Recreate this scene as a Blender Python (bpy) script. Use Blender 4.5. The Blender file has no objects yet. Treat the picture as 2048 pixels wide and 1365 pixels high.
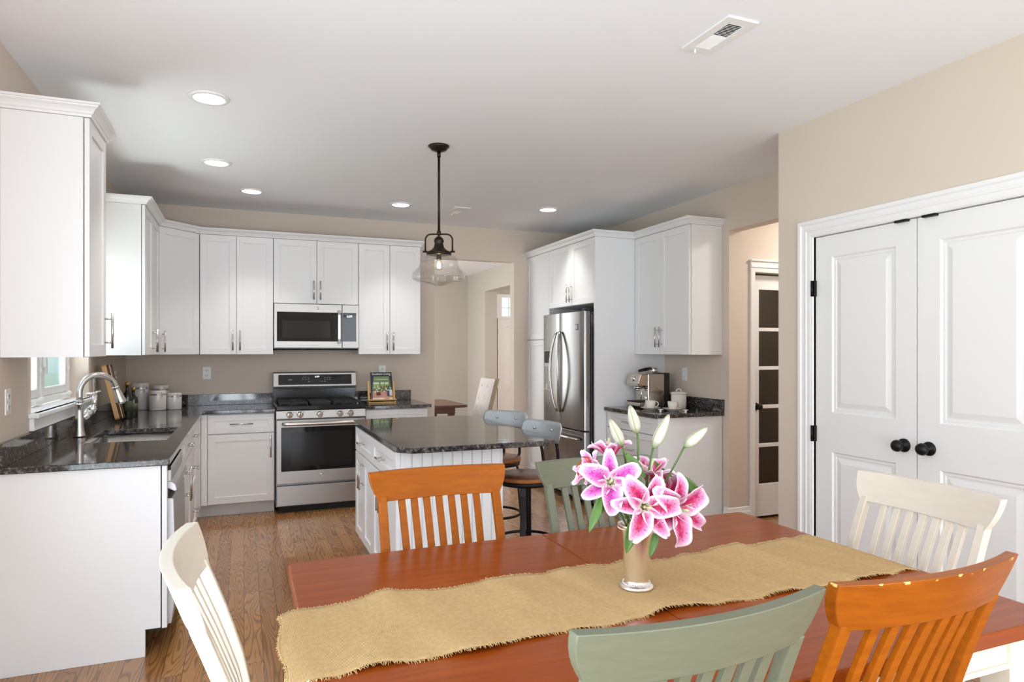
import bpy, bmesh, math, random
from mathutils import Matrix, Vector
random.seed(7)
PI = math.pi
SC = bpy.context.scene
COL = SC.collection
R = math.radians

def lin(c):
    c /= 255.0
    return c / 12.92 if c <= 0.04045 else ((c + 0.055) / 1.055) ** 2.4
def rgb(r, g, b): return (lin(r), lin(g), lin(b), 1.0)

# ------------------------------------------------------------------ camera
cam = bpy.data.objects.new('camera', bpy.data.cameras.new('camera'))
COL.objects.link(cam)
YAW = 22.05
XL0 = -0.974
cam.location = (0, 0, 1.403)
cam.rotation_euler = (R(90), 0, R(-YAW))
cam.data.sensor_width = 36.0
cam.data.lens = 36.0 * 1324.0 / 2048.0
cam.data.shift_y = 21.5 / 2048.0
cam.data.clip_start = 0.02
SC.camera = cam
# ------------------------------------------------------------------ view
SC.view_settings.view_transform = 'Standard'
SC.view_settings.look = 'None'
SC.view_settings.gamma = 1.0
SC.view_settings.use_curve_mapping = False
SC.view_settings.exposure = 0.18
# ------------------------------------------------------------------ world
W = bpy.data.worlds.new('sky'); SC.world = W; W.use_nodes = True
nt = W.node_tree; nt.nodes.clear()
wo = nt.nodes.new('ShaderNodeOutputWorld'); wb = nt.nodes.new('ShaderNodeBackground')
tc = nt.nodes.new('ShaderNodeTexCoord'); sp = nt.nodes.new('ShaderNodeSeparateXYZ'); cr = nt.nodes.new('ShaderNodeValToRGB')
nt.links.new(tc.outputs['Generated'], sp.inputs[0]); nt.links.new(sp.outputs[2], cr.inputs[0])
cr.color_ramp.elements[0].position = 0.0; cr.color_ramp.elements[0].color = (0.80, 0.88, 1.0, 1)
cr.color_ramp.elements[1].position = 0.7; cr.color_ramp.elements[1].color = (0.45, 0.65, 1.0, 1)
nt.links.new(cr.outputs[0], wb.inputs[0]); wb.inputs[1].default_value = 1.6
nt.links.new(wb.outputs[0], wo.inputs[0])
# ------------------------------------------------------------------ daylight through the windows, added fill panels and hall lamp
def area(name, loc, rot, sx, sy, watts, col=(1, 1, 1)):
    l = bpy.data.lights.new(name, 'AREA'); l.shape = 'RECTANGLE'; l.size = sx; l.size_y = sy; l.energy = watts; l.color = col
    o = bpy.data.objects.new(name, l); COL.objects.link(o); o.location = loc; o.rotation_euler = rot
    return o
COOL = (0.855, 0.95, 1.05)
area('rear_window_daylight', (-0.2, -2.58, 1.3), (R(90), 0, 0), 1.45, 2.3, 36, COOL)
area('rear_door_daylight', (2.5, -2.58, 1.3), (R(90), 0, 0), 1.0, 2.3, 42, COOL)
area('side_window_daylight', (-0.955, 0.6, 1.3), (0, R(-90), 0), 2.2, 3.2, 38, COOL)
area('rear_ceiling_fill', (1.15, -2.55, 0.5), (R(118), 0, 0), 3.2, 0.7, 50, COOL)          # added unseen panel, aimed up to brighten the ceiling
area('side_ceiling_fill', (-0.93, 0.6, 0.6), (0, R(-124), 0), 0.8, 3.1, 28, COOL)  # second added panel, tilted up from the side wall to lift the ceiling
area('sink_window_daylight', (XL0 - 0.36, 4.57, 1.88), (0, R(-100), 0), 0.55, 1.2, 8, (0.94, 0.98, 1.0))
area('sink_ceiling_fill', (XL0 - 0.42, 4.57, 0.90), (0, R(-138), 0), 0.3, 1.2, 27, (0.94, 0.98, 1.0))  # hidden panel added below the sill to lighten the ceiling on the left
area('dining_fill', (0.75, 9.0, 1.5), (0, R(-90), 0), 1.9, 2.6, 62, (0.97, 0.98, 1.0))  # fill added for the dining room, its source out of view and invented
area('entry_daylight', (6.6, 8.6, 1.7), (0, R(90), 0), 2.2, 2.6, 60, (1.0, 0.98, 0.95))
area('hall_lamp', (4.6, 3.7, 2.70), (0, 0, 0), 0.3, 0.3, 17, (1.0, 0.96, 0.91))

# ------------------------------------------------------------------ materials
MATS = {}
def newmat(name):
    m = bpy.data.materials.new(name); m.use_nodes = True
    b = m.node_tree.nodes['Principled BSDF']
    MATS[name] = m
    return m, m.node_tree, b
def simple(name, col, rough=0.5, metal=0.0, spec=0.5, coat=0.0, emit=None, estr=0.0, bump=0.0, bscale=60.0):
    m, t, b = newmat(name)
    b.inputs['Base Color'].default_value = col; b.inputs['Roughness'].default_value = rough
    b.inputs['Metallic'].default_value = metal; b.inputs['Specular IOR Level'].default_value = spec
    b.inputs['Coat Weight'].default_value = coat; b.inputs['Coat Roughness'].default_value = 0.08
    if emit:
        b.inputs['Emission Color'].default_value = emit; b.inputs['Emission Strength'].default_value = estr
    n = t.nodes.new('ShaderNodeTexNoise'); c = t.nodes.new('ShaderNodeTexCoord')
    n.inputs['Scale'].default_value = bscale; n.inputs['Detail'].default_value = 4
    t.links.new(c.outputs['Object'], n.inputs['Vector'])
    if bump > 0:
        bp = t.nodes.new('ShaderNodeBump'); bp.inputs['Strength'].default_value = bump; bp.inputs['Distance'].default_value = 0.002
        t.links.new(n.outputs[0], bp.inputs['Height']); t.links.new(bp.outputs[0], b.inputs['Normal'])
    else:
        mr = t.nodes.new('ShaderNodeMapRange'); mr.inputs[3].default_value = max(0, rough - 0.02); mr.inputs[4].default_value = rough + 0.02
        t.links.new(n.outputs[0], mr.inputs[0]); t.links.new(mr.outputs[0], b.inputs['Roughness'])
    return m
def N(t, typ, **kw):
    n = t.nodes.new(typ)
    for k, v in kw.items(): setattr(n, k, v)
    return n
def mapping(t, scale, rot=(0, 0, 0), src='Object'):
    c = N(t, 'ShaderNodeTexCoord'); mp = N(t, 'ShaderNodeMapping')
    mp.inputs['Scale'].default_value = scale; mp.inputs['Rotation'].default_value = rot
    t.links.new(c.outputs[src], mp.inputs[0])
    return mp
def ramp(t, stops, fac=None):
    r = N(t, 'ShaderNodeValToRGB'); e = r.color_ramp.elements
    while len(e) < len(stops): e.new(0.5)
    for i, (p, c) in enumerate(stops): e[i].position = p; e[i].color = c
    if fac is not None: t.links.new(fac, r.inputs[0])
    return r
def math_(t, op, a, b=None):
    n = N(t, 'ShaderNodeMath', operation=op)
    for i, v in enumerate((a, b)):
        if v is None: continue
        if isinstance(v, (int, float)): n.inputs[i].default_value = v
        else: t.links.new(v, n.inputs[i])
    return n.outputs[0]
def mix(t, fac, a, b, blend='MIX'):
    n = N(t, 'ShaderNodeMix', data_type='RGBA', blend_type=blend)
    for s, v in ((0, fac), (6, a), (7, b)):
        if hasattr(v, 'is_linked') or hasattr(v, 'links'): t.links.new(v, n.inputs[s])
        elif s == 0: n.inputs[0].default_value = v
        else: n.inputs[s].default_value = v
    return n.outputs[2]

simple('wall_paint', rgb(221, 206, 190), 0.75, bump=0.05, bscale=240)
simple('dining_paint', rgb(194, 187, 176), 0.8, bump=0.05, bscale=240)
simple('ceiling_paint', rgb(246, 247, 249), 0.9, bump=0.04, bscale=200)
simple('cabinet_white', rgb(238, 238, 238), 0.34)
simple('trim_white', rgb(243, 242, 240), 0.38)
simple('door_white', rgb(240, 239, 237), 0.42, bump=0.03, bscale=300)
simple('kick_white', rgb(222, 218, 214), 0.5)
simple('plastic_white', rgb(240, 240, 236), 0.35)
simple('black_metal', rgb(26, 25, 26), 0.38, metal=0.5)
simple('iron', rgb(40, 39, 40), 0.42, metal=0.7)
simple('bronze', rgb(52, 42, 36), 0.38, metal=0.75)
simple('black_glass', (0.006, 0.007, 0.008, 1), 0.05, spec=0.3)
simple('oven_window', (0.016, 0.016, 0.017, 1), 0.10, spec=0.3)
simple('cooktop_black', (0.010, 0.011, 0.012, 1), 0.16, spec=0.5)
simple('cast_iron', rgb(30, 30, 31), 0.6)
simple('gap_dark', rgb(30, 29, 28), 0.8)
simple('chrome', (0.82, 0.81, 0.79, 1), 0.09, metal=1.0)
simple('nickel', (0.62, 0.60, 0.57, 1), 0.24, metal=1.0)
simple('sink_steel', (0.56, 0.55, 0.53, 1), 0.28, metal=1.0)
simple('dw_steel', (0.52, 0.52, 0.52, 1), 0.42, metal=0.6)
simple('galvanised', rgb(190, 196, 200), 0.48, metal=0.75, bump=0.05, bscale=40)
simple('ceramic', rgb(238, 232, 222), 0.16, spec=0.6)
simple('canister_ceramic', rgb(226, 222, 218), 0.14, spec=0.6)
simple('rubber_dark', rgb(40, 38, 37), 0.6)
simple('bottle_glass', (0.006, 0.010, 0.008, 1), 0.05, spec=0.7)
simple('bottle_label', rgb(70, 78, 50), 0.5)
simple('gold_cap', rgb(190, 150, 80), 0.3, metal=0.7)
simple('white_ink', rgb(245, 245, 245), 0.5)
simple('grey_ink', rgb(150, 150, 150), 0.5)
simple('display', (0.02, 0.02, 0.02, 1), 0.3, emit=(0.92, 0.95, 1, 1), estr=1.6)
simple('lamp_lens', (0.9, 0.9, 0.9, 1), 0.4, emit=(1.0, 0.98, 0.95, 1), estr=7.0)
simple('filament', (1, 0.8, 0.5, 1), 0.4, emit=(1.0, 0.72, 0.38, 1), estr=160.0)
simple('pale_wood', rgb(214, 168, 106), 0.42, bump=0.06, bscale=120)
simple('linen', rgb(196, 187, 180), 0.9, bump=0.4, bscale=500)
simple('tan_welt', rgb(222, 196, 140), 0.8)
simple('walnut', rgb(104, 62, 40), 0.3)
simple('dark_door_edge', rgb(70, 48, 34), 0.5)
simple('stem_green', rgb(72, 104, 40), 0.45)
simple('stamen_orange', rgb(176, 66, 18), 0.7)
simple('pistil', rgb(206, 214, 150), 0.5)
simple('sticker_blue', rgb(22, 44, 66), 0.3)
simple('lawn_green', rgb(190, 214, 168), 0.9)  # outdoor glare lightened into the grass colour
simple('cream_paint', rgb(236, 227, 205), 0.4)
def streaked(name, base, dark, rough, scale, spec=0.5, coat=0.0, amount=0.5, wear=None):
    m, t, b = newmat(name)
    mp = mapping(t, scale)
    n = N(t, 'ShaderNodeTexNoise'); n.inputs['Scale'].default_value = 1.0; n.inputs['Detail'].default_value = 6; n.inputs['Roughness'].default_value = 0.6
    t.links.new(mp.outputs[0], n.inputs['Vector'])
    r = ramp(t, [(0.5 - amount / 2, dark), (0.5 + amount / 2, base)], n.outputs[0])
    t.links.new(r.outputs[0], b.inputs['Base Color'])
    b.inputs['Roughness'].default_value = rough; b.inputs['Specular IOR Level'].default_value = spec
    b.inputs['Coat Weight'].default_value = coat; b.inputs['Coat Roughness'].default_value = 0.12
    return m, t, b
streaked('orange_wood', rgb(180, 98, 12), rgb(142, 71, 8), 0.38, (5, 60, 60), spec=0.22, coat=0.0, amount=0.7)
m, t, b = streaked('orange_wood_worn_shaded', rgb(174, 94, 14), rgb(128, 62, 10), 0.38, (5, 60, 60), spec=0.22, amount=0.7)  # darker base paints shade on the rail; top-edge chips are wear
tcw = N(t, 'ShaderNodeTexCoord'); sw = N(t, 'ShaderNodeSeparateXYZ'); t.links.new(tcw.outputs['Object'], sw.inputs[0])
nw = N(t, 'ShaderNodeTexNoise'); nw.inputs['Scale'].default_value = 48; nw.inputs['Detail'].default_value = 5; t.links.new(tcw.outputs['Object'], nw.inputs['Vector'])
chip = math_(t, 'MULTIPLY', math_(t, 'GREATER_THAN', nw.outputs[0], 0.585), math_(t, 'MULTIPLY', math_(t, 'GREATER_THAN', sw.outputs[2], 0.9775), math_(t, 'LESS_THAN', sw.outputs[2], 0.9828)))
old = b.inputs['Base Color'].links[0].from_socket
t.links.new(mix(t, chip, old, rgb(222, 190, 116)), b.inputs['Base Color'])
streaked('green_paint', rgb(118, 121, 100), rgb(105, 109, 88), 0.42, (14, 90, 90), amount=0.7)
streaked('white_chair', rgb(226, 217, 201), rgb(216, 205, 187), 0.4, (10, 40, 40), amount=0.7)
streaked('table_wood', rgb(162, 76, 20), rgb(128, 54, 10), 0.24, (3, 45, 45), spec=0.24, coat=0.06, amount=0.75)
streaked('stool_wood', rgb(150, 98, 62), rgb(84, 56, 42), 0.3, (70, 6, 20), amount=0.5)
streaked('stool_edge', rgb(176, 104, 40), rgb(140, 80, 30), 0.4, (20, 20, 50), amount=0.6)
streaked('board_light', rgb(214, 170, 112), rgb(190, 142, 86), 0.5, (30, 30, 6), amount=0.6)
streaked('board_dark', rgb(86, 58, 40), rgb(56, 38, 28), 0.5, (40, 40, 6), amount=0.6)
def steel(name, base, rough, scale):
    m, t, b = newmat(name)
    mp = mapping(t, scale)
    n = N(t, 'ShaderNodeTexNoise'); n.inputs['Scale'].default_value = 1; n.inputs['Detail'].default_value = 3
    t.links.new(mp.outputs[0], n.inputs['Vector'])
    mr = N(t, 'ShaderNodeMapRange'); mr.inputs[3].default_value = rough - 0.06; mr.inputs[4].default_value = rough + 0.07
    t.links.new(n.outputs[0], mr.inputs[0]); t.links.new(mr.outputs[0], b.inputs['Roughness'])
    bp = N(t, 'ShaderNodeBump'); bp.inputs['Strength'].default_value = 0.02; bp.inputs['Distance'].default_value = 0.001
    t.links.new(n.outputs[0], bp.inputs['Height']); t.links.new(bp.outputs[0], b.inputs['Normal'])
    b.inputs['Base Color'].default_value = base; b.inputs['Metallic'].default_value = 1
    return m
steel('steel_range', (0.44, 0.425, 0.405, 1), 0.40, (4, 4, 900))
steel('steel_fridge', (0.29, 0.285, 0.28, 1), 0.24, (900, 4, 4))
steel('steel_side', (0.26, 0.26, 0.27, 1), 0.35, (4, 4, 400))
simple('vase_silver', (0.93, 0.90, 0.87, 1), 0.25, metal=1.0)
steel('espresso_steel', (0.60, 0.54, 0.48, 1), 0.12, (6, 6, 100))

# granite: dark stone with grey-brown and pale flecks
m, t, b = newmat('granite')
mp = mapping(t, (1, 1, 1))
n1 = N(t, 'ShaderNodeTexNoise'); n1.inputs['Scale'].default_value = 62; n1.inputs['Detail'].default_value = 4; n1.inputs['Roughness'].default_value = 0.75
n2 = N(t, 'ShaderNodeTexVoronoi'); n2.inputs['Scale'].default_value = 120
n3 = N(t, 'ShaderNodeTexNoise'); n3.inputs['Scale'].default_value = 22; n3.inputs['Detail'].default_value = 3
for n in (n1, n2, n3): t.links.new(mp.outputs[0], n.inputs['Vector'])
r1 = ramp(t, [(0.36, (0.008, 0.009, 0.011, 1)), (0.48, (0.040, 0.038, 0.038, 1)), (0.57, (0.17, 0.150, 0.135, 1)), (0.68, (0.38, 0.35, 0.33, 1))], n1.outputs[0])
r2 = ramp(t, [(0.0, (0.10, 0.12, 0.15, 1)), (0.25, (0.03, 0.03, 0.035, 1)), (1.0, (0.02, 0.02, 0.02, 1))], n2.outputs['Distance'])
c1 = mix(t, 0.3, r1.outputs[0], r2.outputs[0])
r3 = ramp(t, [(0.35, (0.65, 0.65, 0.65, 1)), (0.7, (1.2, 1.15, 1.1, 1))], n3.outputs[0])
t.links.new(mix(t, 1.0, c1, r3.outputs[0], 'MULTIPLY'), b.inputs['Base Color'])
b.inputs['Roughness'].default_value = 0.07; b.inputs['Specular IOR Level'].default_value = 0.6

# oak strip floor, boards run into the kitchen
m, t, b = newmat('oak_floor')
mp = mapping(t, (1, 1, 1), (0, 0, R(90)))
bk = N(t, 'ShaderNodeTexBrick', offset=0.37, offset_frequency=2)
for k, v in (('Color1', (0, 0, 0, 1)), ('Color2', (1, 1, 1, 1)), ('Mortar', (0.5, 0.5, 0.5, 1)), ('Scale', 1.0), ('Mortar Size', 0.0011), ('Mortar Smooth', 0.1), ('Bias', 0.0), ('Brick Width', 0.95), ('Row Height', 0.083)):
    bk.inputs[k].default_value = v
t.links.new(mp.outputs[0], bk.inputs['Vector'])
cx = N(t, 'ShaderNodeTexCoord'); sx = N(t, 'ShaderNodeSeparateXYZ'); t.links.new(cx.outputs['Object'], sx.inputs[0])
cb = N(t, 'ShaderNodeCombineXYZ')
t.links.new(math_(t, 'MULTIPLY', sx.outputs[0], 9.0), cb.inputs[0])
t.links.new(math_(t, 'MULTIPLY', sx.outputs[1], 1.1), cb.inputs[1])
t.links.new(math_(t, 'MULTIPLY', bk.outputs['Color'], 61.0), cb.inputs[2])
g1 = N(t, 'ShaderNodeTexNoise'); g1.inputs['Scale'].default_value = 1.0; g1.inputs['Detail'].default_value = 1.6; g1.inputs['Roughness'].default_value = 0.45; g1.inputs['Distortion'].default_value = 0.2
t.links.new(cb.outputs[0], g1.inputs['Vector'])
rings = math_(t, 'SINE', math_(t, 'MULTIPLY', g1.outputs[0], 150.0))
rr = ramp(t, [(0.0, (0, 0, 0, 1)), (0.55, (0, 0, 0, 1)), (0.95, (1, 1, 1, 1))], math_(t, 'ADD', math_(t, 'MULTIPLY', rings, 0.5), 0.5))
fp = mapping(t, (240, 9, 1)); g2 = N(t, 'ShaderNodeTexNoise'); g2.inputs['Scale'].default_value = 1; g2.inputs['Detail'].default_value = 3
t.links.new(fp.outputs[0], g2.inputs['Vector'])
base = mix(t, bk.outputs['Color'], rgb(162, 112, 64), rgb(190, 139, 84))
base = mix(t, math_(t, 'MULTIPLY', g2.outputs[0], 0.4), base, rgb(132, 84, 44))
base = mix(t, math_(t, 'MULTIPLY', rr.outputs[0], 0.55), base, rgb(96, 58, 32))
base = mix(t, bk.outputs['Fac'], base, rgb(70, 42, 24))
t.links.new(base, b.inputs['Base Color'])
b.inputs['Roughness'].default_value = 0.24; b.inputs['Coat Weight'].default_value = 0.3; b.inputs['Coat Roughness'].default_value = 0.1

# burlap
m, t, b = newmat('burlap')
mp = mapping(t, (1, 1, 1))
wv = N(t, 'ShaderNodeTexWave', wave_type='BANDS', bands_direction='X'); wv.inputs['Scale'].default_value = 130; wv.inputs['Distortion'].default_value = 0.35; wv.inputs['Detail Scale'].default_value = 3
wh = N(t, 'ShaderNodeTexWave', wave_type='BANDS', bands_direction='Y'); wh.inputs['Scale'].default_value = 130; wh.inputs['Distortion'].default_value = 0.35; wh.inputs['Detail Scale'].default_value = 3
nz = N(t, 'ShaderNodeTexNoise'); nz.inputs['Scale'].default_value = 90; nz.inputs['Detail'].default_value = 4
for n in (wv, wh, nz): t.links.new(mp.outputs[0], n.inputs['Vector'])
hh = math_(t, 'ADD', math_(t, 'MULTIPLY', wv.outputs['Fac'], wh.outputs['Fac']), math_(t, 'MULTIPLY', nz.outputs[0], 0.45))
r = ramp(t, [(0.15, rgb(176, 138, 84)), (0.6, rgb(216, 182, 128)), (1.0, rgb(236, 208, 160))], hh)
t.links.new(r.outputs[0], b.inputs['Base Color']); b.inputs['Roughness'].default_value = 0.95
bp = N(t, 'ShaderNodeBump'); bp.inputs['Strength'].default_value = 0.55; bp.inputs['Distance'].default_value = 0.002
t.links.new(hh, bp.inputs['Height']); t.links.new(bp.outputs[0], b.inputs['Normal'])
simple('burlap_thread', rgb(226, 194, 138), 0.9)

# thin clear glass: mostly see-through, reflecting more at grazing angles
def thin_glass(name, tint, base_reflect, rough=0.02):
    m = bpy.data.materials.new(name); m.use_nodes = True; t = m.node_tree; t.nodes.clear(); MATS[name] = m
    o = N(t, 'ShaderNodeOutputMaterial'); tr = N(t, 'ShaderNodeBsdfTransparent'); gl = N(t, 'ShaderNodeBsdfGlossy'); mx = N(t, 'ShaderNodeMixShader'); fr = N(t, 'ShaderNodeLayerWeight')
    tr.inputs[0].default_value = tint; gl.inputs['Roughness'].default_value = rough
    fr.inputs['Blend'].default_value = 0.2
    f = math_(t, 'ADD', math_(t, 'MULTIPLY', fr.outputs['Facing'], 0.38), base_reflect)
    t.links.new(f, mx.inputs[0]); t.links.new(tr.outputs[0], mx.inputs[1]); t.links.new(gl.outputs[0], mx.inputs[2]); t.links.new(mx.outputs[0], o.inputs[0])
thin_glass('pane_glass', (0.96, 0.98, 0.97, 1), 0.04)
thin_glass('shade_glass', (0.985, 0.985, 0.98, 1), 0.025)
thin_glass('bulb_glass', (1, 0.97, 0.9, 1), 0.03)
thin_glass('door_glass', (0.62, 0.62, 0.60, 1), 0.05)

# lily petals: pale rim, magenta heart, dark freckles (uv: u across, v along)
def petal_mat(name, core, rim):
    m, t, b = newmat(name)
    uv = N(t, 'ShaderNodeUVMap', uv_map='UVMap'); s = N(t, 'ShaderNodeSeparateXYZ'); t.links.new(uv.outputs[0], s.inputs[0])
    au = math_(t, 'ABSOLUTE', math_(t, 'SUBTRACT', math_(t, 'MULTIPLY', s.outputs[0], 2.0), 1.0))
    across = ramp(t, [(0.0, (1, 1, 1, 1)), (0.45, (0.66, 0.66, 0.66, 1)), (0.90, (0, 0, 0, 1))], au)
    along = ramp(t, [(0.04, (0, 0, 0, 1)), (0.22, (1, 1, 1, 1)), (0.66, (0.82, 0.82, 0.82, 1)), (0.97, (0, 0, 0, 1))], s.outputs[1])
    f = math_(t, 'MULTIPLY', across.outputs[0], along.outputs[0])
    nn = N(t, 'ShaderNodeTexNoise'); nn.inputs['Scale'].default_value = 9; t.links.new(uv.outputs[0], nn.inputs['Vector'])
    f2 = math_(t, 'MULTIPLY', f, math_(t, 'ADD', math_(t, 'MULTIPLY', nn.outputs[0], 0.8), 0.62))
    col = ramp(t, [(0.0, rim), (0.30, rgb(234, 160, 204)), (0.85, core)], f2).outputs[0]
    th = ramp(t, [(0.0, (1, 1, 1, 1)), (0.16, (0, 0, 0, 1))], s.outputs[1])
    col = mix(t, math_(t, 'MULTIPLY', th.outputs[0], 0.8), col, rgb(222, 226, 176))
    mp = N(t, 'ShaderNodeMapping'); mp.inputs['Scale'].default_value = (9, 19, 1); t.links.new(uv.outputs[0], mp.inputs[0])
    vo = N(t, 'ShaderNodeTexVoronoi'); vo.inputs['Scale'].default_value = 1; t.links.new(mp.outputs[0], vo.inputs['Vector'])
    dot = ramp(t, [(0.24, (1, 1, 1, 1)), (0.36, (0, 0, 0, 1))], vo.outputs['Distance'])
    col = mix(t, math_(t, 'MULTIPLY', dot.outputs[0], math_(t, 'MULTIPLY', math_(t, 'MINIMUM', math_(t, 'MULTIPLY', f, 2.2), 1.0), 0.75)), col, rgb(120, 10, 70))
    t.links.new(col, b.inputs['Base Color']); b.inputs['Roughness'].default_value = 0.55
    b.inputs['Subsurface Weight'].default_value = 0.0
petal_mat('petal_magenta', rgb(198, 14, 88), rgb(244, 226, 234))
petal_mat('petal_orchid', rgb(200, 64, 168), rgb(244, 228, 240))
m, t, b = newmat('bud_skin')
uv = N(t, 'ShaderNodeUVMap', uv_map='UVMap'); s = N(t, 'ShaderNodeSeparateXYZ'); t.links.new(uv.outputs[0], s.inputs[0])
wv = math_(t, 'ABSOLUTE', math_(t, 'SINE', math_(t, 'MULTIPLY', s.outputs[0], PI * 3)))
c0 = ramp(t, [(0.0, rgb(128, 138, 92)), (0.22, rgb(182, 182, 156)), (1.0, rgb(200, 196, 180))], wv).outputs[0]
e0 = ramp(t, [(0.0, (1, 1, 1, 1)), (0.22, (0, 0, 0, 1)), (0.85, (0, 0, 0, 1)), (1.0, (0.8, 0.8, 0.8, 1))], s.outputs[1])
t.links.new(mix(t, e0.outputs[0], c0, rgb(108, 130, 70)), b.inputs['Base Color']); b.inputs['Roughness'].default_value = 0.5
m, t, b = newmat('leaf_green')
uv = N(t, 'ShaderNodeUVMap', uv_map='UVMap'); mp = N(t, 'ShaderNodeMapping'); mp.inputs['Scale'].default_value = (40, 2, 1); t.links.new(uv.outputs[0], mp.inputs[0])
nn = N(t, 'ShaderNodeTexNoise'); nn.inputs['Scale'].default_value = 1; t.links.new(mp.outputs[0], nn.inputs['Vector'])
r = ramp(t, [(0.3, rgb(54, 92, 34)), (0.7, rgb(112, 150, 66))], nn.outputs[0]); t.links.new(r.outputs[0], b.inputs['Base Color']); b.inputs['Roughness'].default_value = 0.4
# foliage outside, overexposed daylight put into its pale greens
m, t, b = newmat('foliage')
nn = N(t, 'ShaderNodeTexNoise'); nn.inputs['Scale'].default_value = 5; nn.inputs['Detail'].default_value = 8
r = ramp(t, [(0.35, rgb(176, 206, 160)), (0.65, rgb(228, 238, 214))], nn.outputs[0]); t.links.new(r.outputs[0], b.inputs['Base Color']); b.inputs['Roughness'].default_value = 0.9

# ------------------------------------------------------------------ geometry helpers
def rootmat(o):
    while o.parent is not None: o = o.parent
    return Matrix.Translation(o.location) @ o.rotation_euler.to_matrix().to_4x4()
class MB:
    def __init__(s): s.bm = bmesh.new(); s.uv = None; s.mi = 0
    def _v(s, p, M=None): return s.bm.verts.new(M @ Vector(p) if M else Vector(p))
    def _f(s, vs, sm=False):
        try:
            f = s.bm.faces.new(vs); f.material_index = s.mi; f.smooth = sm
            return f
        except ValueError: return None
    def box(s, x0, x1, y0, y1, z0, z1, M=None):
        v = [s._v((x, y, z), M) for z in (z0, z1) for x, y in ((x0, y0), (x1, y0), (x1, y1), (x0, y1))]
        for q in ((3, 2, 1, 0), (4, 5, 6, 7), (0, 1, 5, 4), (1, 2, 6, 5), (2, 3, 7, 6), (3, 0, 4, 7)): s._f([v[i] for i in q])
        return s
    def prism(s, poly, lo, hi, axis='z', M=None):
        def pt(a, b, c): return {'z': (a, b, c), 'y': (a, c, b), 'x': (c, a, b)}[axis]
        A = [s._v(pt(a, b, lo), M) for a, b in poly]; B = [s._v(pt(a, b, hi), M) for a, b in poly]
        n = len(poly); s._f(A[::-1]); s._f(B)
        for i in range(n): s._f([A[i], A[(i + 1) % n], B[(i + 1) % n], B[i]])
        return s
    def lathe(s, prof, seg=32, M=None, sm=True, closed=False):
        rings = []
        for r, z in prof:
            if r < 1e-6: rings.append([s._v((0, 0, z), M)])
            else: rings.append([s._v((r * math.cos(2 * PI * k / seg), r * math.sin(2 * PI * k / seg), z), M) for k in range(seg)])
        pairs = list(zip(rings, rings[1:]))
        if closed: pairs.append((rings[-1], rings[0]))
        for a, b in pairs:
            for k in range(seg):
                k2 = (k + 1) % seg
                if len(a) == 1 and len(b) == 1: continue
                if len(a) == 1: s._f([a[0], b[k2], b[k]], sm)
                elif len(b) == 1: s._f([a[k], a[k2], b[0]], sm)
                else: s._f([a[k], a[k2], b[k2], b[k]], sm)
        return s
    def cyl(s, p0, p1, r, r2=None, seg=16, M=None):
        p0 = Vector(p0); p1 = Vector(p1); d = p1 - p0; L = d.length
        Q = Matrix.Translation(p0) @ d.to_track_quat('Z', 'Y').to_matrix().to_4x4()
        if M: Q = M @ Q
        r2 = r if r2 is None else r2
        return s.lathe([(0, 0), (r, 0), (r2, L), (0, L)], seg, Q)
    def tube(s, pts, r, seg=10, M=None, flat=None):
        pts = [Vector(p) for p in pts]; n = len(pts); rings = []
        up = None
        for i, p in enumerate(pts):
            tg = (pts[min(i + 1, n - 1)] - pts[max(i - 1, 0)]).normalized()
            if up is None:
                up = Vector((0, 0, 1)) if abs(tg.z) < 0.9 else Vector((1, 0, 0))
            a = tg.cross(up).normalized(); up = a.cross(tg).normalized()
            rr = r(i / (n - 1)) if callable(r) else r
            rings.append([s._v(p + rr * (math.cos(2 * PI * k / seg) * a * (flat or 1) + math.sin(2 * PI * k / seg) * up), M) for k in range(seg)])
        for a, b in zip(rings, rings[1:]):
            for k in range(seg): s._f([a[k], a[(k + 1) % seg], b[(k + 1) % seg], b[k]], True)
        s._f(rings[0][::-1]); s._f(rings[-1])
        return s
    def bar(s, pts, w, d, side=(1, 0, 0), M=None):
        pts = [Vector(p) for p in pts]; side = Vector(side).normalized(); n = len(pts); rings = []
        for i, p in enumerate(pts):
            tg = (pts[min(i + 1, n - 1)] - pts[max(i - 1, 0)]).normalized()
            nn = tg.cross(side).normalized(); sd = nn.cross(tg).normalized()
            ww = w(i / (n - 1)) if callable(w) else w; dd = d(i / (n - 1)) if callable(d) else d
            rings.append([s._v(p + sd * ww / 2 * a + nn * dd / 2 * b, M) for a, b in ((-1, -1), (1, -1), (1, 1), (-1, 1))])
        for a, b in zip(rings, rings[1:]):
            for k in range(4): s._f([a[k], a[(k + 1) % 4], b[(k + 1) % 4], b[k]])
        s._f(rings[0][::-1]); s._f(rings[-1])
        return s
    def shell(s, fn, nu, nv, M=None, sm=True):          # closed plate: fn(u, v, side) with side 0/1
        g = [[[s._v(fn(i / nu, j / nv, k), M) for j in range(nv + 1)] for i in range(nu + 1)] for k in (0, 1)]
        for k in (0, 1):
            for i in range(nu):
                for j in range(nv):
                    q = [g[k][i][j], g[k][i + 1][j], g[k][i + 1][j + 1], g[k][i][j + 1]]
                    s._f(q if k == 0 else q[::-1], sm)
        loop = [(i, 0) for i in range(nu)] + [(nu, j) for j in range(nv)] + [(i, nv) for i in range(nu, 0, -1)] + [(0, j) for j in range(nv, 0, -1)]
        for a, b in zip(loop, loop[1:] + loop[:1]):
            s._f([g[0][a[0]][a[1]], g[1][a[0]][a[1]], g[1][b[0]][b[1]], g[0][b[0]][b[1]]])
        return s
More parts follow.
